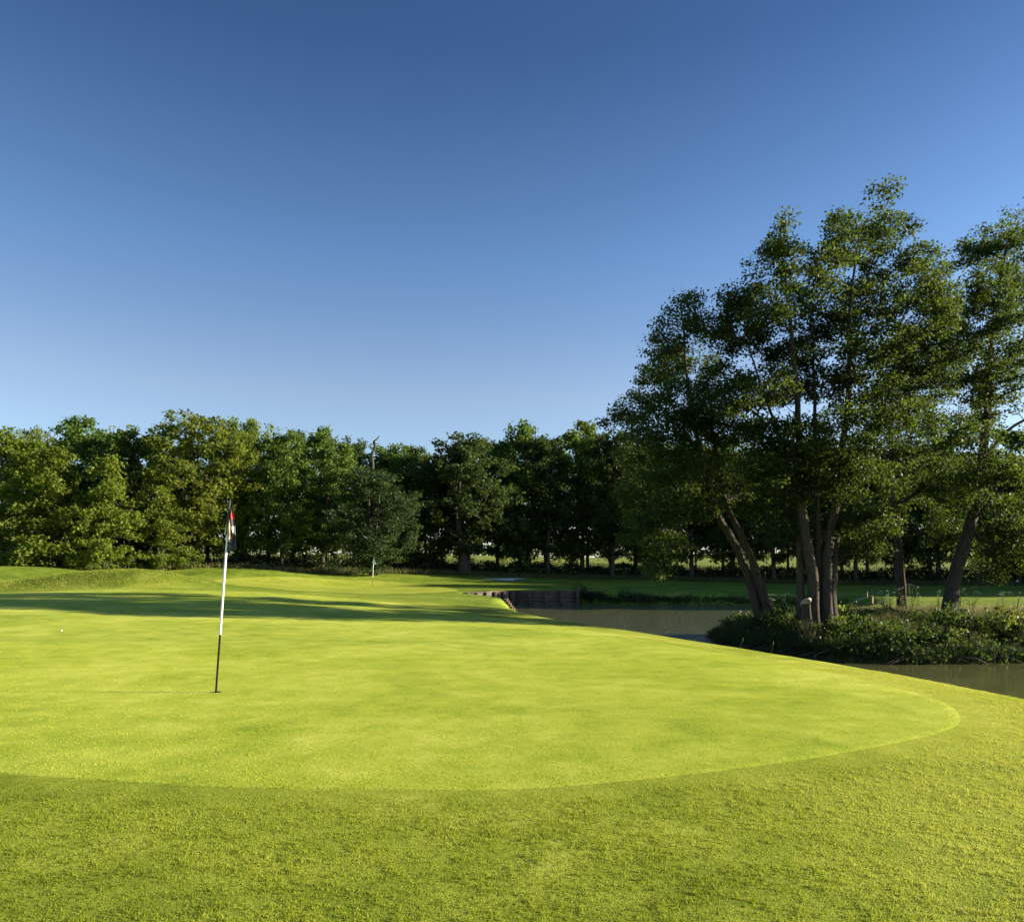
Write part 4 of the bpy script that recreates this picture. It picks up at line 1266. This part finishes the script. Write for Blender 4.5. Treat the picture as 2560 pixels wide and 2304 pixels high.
hx_, hy_ = HOLE; hzz = hz(hx_, hy_)
fs = empty('flagstick', (hx_, hy_, hzz))
tag(fs, 'near flagstick, white above and black below, leaning a little right with a limp black flag', 'golf flag', 'flagsticks on the greens')
TOPX, TOPZ = .155, 2.145       # offsets of the tip from the hole
def onst(f, dx=0, dy=0): return (TOPX * f + dx, dy, TOPZ * f)
tube_part('lower_shaft', [onst(f) for f in (-.05, .1, .2, .307)], [.0105] * 4, M_STB, fs)
tube_part('upper_shaft', [onst(f) for f in (.3, .5, .735)], [.0128] * 3, M_STW, fs)
tube_part('flag_shaft', [onst(f) for f in (.735, .86, .975)], [.0095] * 3, M_STW, fs)
tube_part('tip', [onst(f) for f in (.97, .985, .993, 1.0)], [.006, .009, .008, .003], M_STB, fs)
# cloth coordinates from the hanging flag: u,v in 1/2420 m
def fc(u, v, dy):  # u right, v down, origin at the tip
    f = 1.0
    return (TOPX + (u - 470) / 2420, dy, TOPZ - (v - 160) / 2420 + 0.0)
# sleeve
tube_part('sleeve', [fc(468, 200, 0), fc(445, 480, 0), fc(420, 780, 0), fc(394, 1108, 0)], [.0125, .0145, .016, .014], M_BLK, fs)
def cloth(nm, rows, mats, pick, nu=26, nv=60, waves=(2.2, .016, 0), thick=.002):
    """rows: list of (v, uL, uR); a hanging sheet with vertical folds"""
    rv = np.array([r[0] for r in rows]); rl = np.array([r[1] for r in rows]); rr = np.array([r[2] for r in rows])
    vv = np.linspace(rv[0], rv[-1], nv)
    V = []
    for v in vv:
        l = np.interp(v, rv, rl); r = np.interp(v, rv, rr)
        for i in range(nu):
            s = i / (nu - 1)
            k_ = (v - rv[0]) / (rv[-1] - rv[0])
            dep = waves[1] * math.sin(waves[0] * 2 * math.pi * s + waves[2] + 1.2 * k_) * min(1, k_ * 4 + .15) + .008 * math.sin(9 * k_ + 3 * s)
            V.append(fc(l + (r - l) * s + 6 * math.sin(7 * k_ + 6 * s), v, waves[3] + dep if len(waves) > 3 else dep))
    V = np.array(V)
    I = np.arange(nu * nv).reshape(nv, nu)
    F = np.stack([I[:-1, :-1], I[:-1, 1:], I[1:, 1:], I[1:, :-1]], -1).reshape(-1, 4)
    n0 = len(V)
    Vb = V + [0, thick, 0]
    F2 = F[:, ::-1] + n0
    cen = V[F].mean(1)
    uu = (cen[:, 0] - TOPX) * 2420 + 470; v2 = -(cen[:, 2] - TOPZ) * 2420 + 160
    mi = [pick(u_, v_) for u_, v_ in zip(uu, v2)]
    edge = []
    for q in range(nv - 1):
        edge.append([I[q, 0], I[q + 1, 0], I[q + 1, 0] + n0, I[q, 0] + n0]); edge.append([I[q + 1, -1], I[q, -1], I[q, -1] + n0, I[q + 1, -1] + n0])
    for q in range(nu - 1):
        edge.append([I[-1, q], I[-1, q + 1], I[-1, q + 1] + n0, I[-1, q] + n0])
    return link_mesh(nm, np_mesh(nm, np.concatenate([V, Vb]), np.concatenate([F, F2, np.array(edge)]), mats, True, None, mi + mi + [0] * len(edge)), fs)
def pick_main(u, v):
    if 375 < v < 705 and u > 575 - (v - 375) * .34 and u > 492: return 1
    if 855 < v < 1170:
        a_ = 880 + (600 - u) * .30 if u > 530 else 925 + (530 - u) * .2
        b_ = 985 + max(0, u - 520) * 1.9
        if a_ < v < b_: return 2
    return 0
cloth('flag_cloth', [(200, 482, 500), (260, 488, 524), (400, 478, 552), (650, 468, 585), (900, 490, 606), (1100, 497, 622), (1300, 452, 640), (1400, 425, 648), (1480, 412, 652), (1560, 405, 560)], [M_BLK, M_RED, M_FW], pick_main, 30, 90, (1.4, .014, .4))
cloth('beige_fold', [(700, 455, 478), (850, 430, 490), (1000, 425, 492), (1120, 415, 498), (1190, 430, 500), (1235, 472, 486)], [M_BEI], lambda u, v: 0, 10, 24, (1, .006, 0, -.022))
cloth('white_fold', [(660, 388, 396), (900, 345, 380), (1112, 296, 372)], [M_FW], lambda u, v: 0, 8, 16, (1, .005, 0, .014))
cloth('white_corner', [(1125, 350, 372), (1180, 340, 420), (1250, 328, 455), (1300, 400, 470)], [M_FW], lambda u, v: 0, 10, 10, (1, .006, 1, .010))
# lettering fragments visible on the folds: short pale strokes
strokes = [((503, 745), (518, 768)), ((532, 770), (548, 790)), ((512, 795), (536, 800)), ((524, 770), (530, 795)),
           ((505, 1208), (525, 1203)), ((525, 1203), (542, 1222)), ((542, 1222), (528, 1240)), ((505, 1208), (508, 1235)),
           ((482, 1262), (502, 1266)), ((502, 1266), (520, 1268)), ((488, 1284), (522, 1288)), ((502, 1266), (500, 1286)),
           ((478, 1310), (496, 1306)), ((496, 1306), (500, 1326)), ((480, 1330), (500, 1326)), ((452, 1360), (462, 1384)), ((468, 1398), (484, 1402)), ((474, 1412), (490, 1420)), ((492, 1436), (504, 1460))]
V, F = [], []
for (a0, b0) in strokes:
    d_ = np.array(b0) - np.array(a0); d_ = d_ / np.linalg.norm(d_); nn = np.array([-d_[1], d_[0]]) * 4
    i0 = len(V)
    for p_ in (np.array(a0) + nn, np.array(b0) + nn, np.array(b0) - nn, np.array(a0) - nn): V.append(fc(p_[0], p_[1], -.026))
    F.append([i0, i0 + 1, i0 + 2, i0 + 3])
link_mesh('lettering', np_mesh('lettering', np.array(V), np.array(F), plain('flag_lettering', (.5, .55, .62), .8)), fs)

# golf hole: liner sunk in the green
hole = empty('golf_hole', (hx_, hy_, hzz)); tag(hole, 'dark cup sunk in the green at the foot of the near flagstick', 'golf hole')
th = np.arange(32) / 32 * 6.28318
def ringz(r, z): return np.stack([r * np.cos(th), r * np.sin(th), np.full(32, z)], -1)
V = np.concatenate([ringz(.0538, .004), ringz(.0538, -.11), ringz(.0500, -.11), ringz(.0500, -.018), ringz(.0538, -.018)])
I = np.arange(160).reshape(5, 32); J = np.roll(I, -1, 1)
F = np.concatenate([np.stack([I[q], J[q], J[q + 1], I[q + 1]], -1) for q in range(3)])
link_mesh('cup_liner', np_mesh('cup_liner', np.concatenate([V, [[0, 0, -.11]]]), [F, np.stack([I[2], J[2], np.full(32, 160)], -1)], M_CUP), hole)
hz2 = ringz(.0541, .0075); hz3 = ringz(.064, .0078)
link_mesh('worn_rim', np_mesh('worn_rim', np.concatenate([hz2, hz3]), np.stack([np.arange(32), np.roll(np.arange(32), -1), np.roll(np.arange(32), -1) + 32, np.arange(32) + 32], -1), plain('worn_turf', (.20, .15, .06), .95, .3, 60)), hole)

# far flagstick
fx2, fy2, fz2 = FLAG2
f2 = empty('flagstick', (fx2, fy2, fz2)); tag(f2, 'distant flagstick with a small white flag on the far green', 'golf flag', 'flagsticks on the greens')
def on2(f, dx=0): return (.10 * f + dx, 0, 2.13 * f)
tube_part('lower_shaft', [on2(f) for f in (-.03, .15, .3)], [.012] * 3, M_STB, f2, 8)
tube_part('upper_shaft', [on2(f) for f in (.3, .6, .98)], [.022, .022, .018], M_STW, f2, 8)
V = np.array([(.10, -.03, 2.14), (.16, -.05, 1.95), (.30, -.04, 1.66), (.16, -.07, 1.60), (.06, -.03, 1.72), (-.03, -.02, 1.76), (.06, -.02, 1.9)])
V = np.concatenate([V, V + [0, .02, 0]])
link_mesh('flag_cloth', np_mesh('flag_cloth', V, [np.array([[0, 1, 3, 6], [6, 3, 4, 5], [7, 13, 10, 8], [13, 12, 11, 10]]), np.array([[1, 2, 3], [8, 10, 9]])], M_FW), f2)

# small pale balls in the shade band
def ball(px, py, lab):
    p = hit(px, py)
    me = bpy.data.meshes.new('golf_ball')
    import bmesh
    bm = bmesh.new(); bmesh.ops.create_uvsphere(bm, u_segments=20, v_segments=12, radius=.0214); bm.to_mesh(me); bm.free()
    me.materials.append(plain('golf_ball_white', (.55, .55, .53), .4, .04))
    o = link_mesh('golf_ball', me); o.location = (p[0], p[1], p[2] + .027); tag(o, lab, 'golf ball')
ball(153, 1579, 'tiny white golf ball on the sunlit green just below the shadow band, far left')

# ------------------------------------------------------------------ turf blades close to the camera
def rng_y(Y):
    return Y + np.random.default_rng(7).uniform(-1.6, 1.2, Y.shape)
def turf(name, seed, n, xr, yr, keepf, h, wd, m, label, lean=.7, dens=None, zo=.001, edge=False):
    rng = np.random.default_rng(seed)
    Y = yr[0] + (yr[1] - yr[0]) * rng.uniform(0, 1, n) ** (dens or 1.3)
    hw_ = Y * .70 + 2.6
    X = rng.uniform(-1, 1, n) * hw_
    k = keepf(X, Y) & (rng.uniform(0, 1, n) < (hw_ - np.abs(X)) / 2.2)
    X, Y = X[k], Y[k]; n = len(X)
    cl_ = .6 * vnoise(X, Y, .035, seed) + .4 * vnoise(X, Y, .11, seed + 1)
    H = rng.uniform(.55, 1.1, n) * h * (.15 + 2.0 * cl_ ** 1.8)
    if edge: H = H * (.3 + .7 * sst(0, .5, gd(X, Y)))
    wv = wd * (1 + Y * .10)
    V, F = blades(rng, np.stack([X, Y, height(X, Y) + zo], -1), H, wv, lean)
    tone = -.05 + (.12 * np.clip(X, -2.5, 4) + .04 if edge else .1) + .5 * vnoise(X, Y, 1.1, seed + 3) + .3 * vnoise(X, Y, .3, seed + 4) + .15 * vnoise(X, Y, .05, seed + 5)  # edge: X term paints view-and-sun brightening towards the right into the blade colour
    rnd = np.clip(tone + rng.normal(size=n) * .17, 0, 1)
    tag(link_mesh(name, np_mesh(name, V, F, m, False, {'rnd': np.repeat(rnd, 3)})), label, None, None, 'stuff')
M_TURF = leaf_mat('fringe_turf', (.11, .165, .012), (.245, .31, .024), (.47, .48, .10), (.40, .48, .03), .40, .6, .15)
M_TURFG = leaf_mat('green_turf', (.22, .29, .02), (.35, .42, .035), (.52, .55, .11), (.52, .58, .04), .35, .6, .15)
gd = lambda X, Y: poly_sd(GREEN[::6], X, Y)
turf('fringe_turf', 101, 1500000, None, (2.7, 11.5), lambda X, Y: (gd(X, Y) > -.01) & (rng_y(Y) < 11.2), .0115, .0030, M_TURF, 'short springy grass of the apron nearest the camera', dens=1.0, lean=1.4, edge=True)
turf('green_turf', 102, 800000, None, (4.6, 13.0), lambda X, Y: (gd(X, Y) < -.01) & (np.hypot(X - HOLE[0], Y - HOLE[1]) > .068) , .0055, .0030, M_TURFG, 'very short grass of the near putting green', dens=1.2, lean=1.5, zo=.0065)
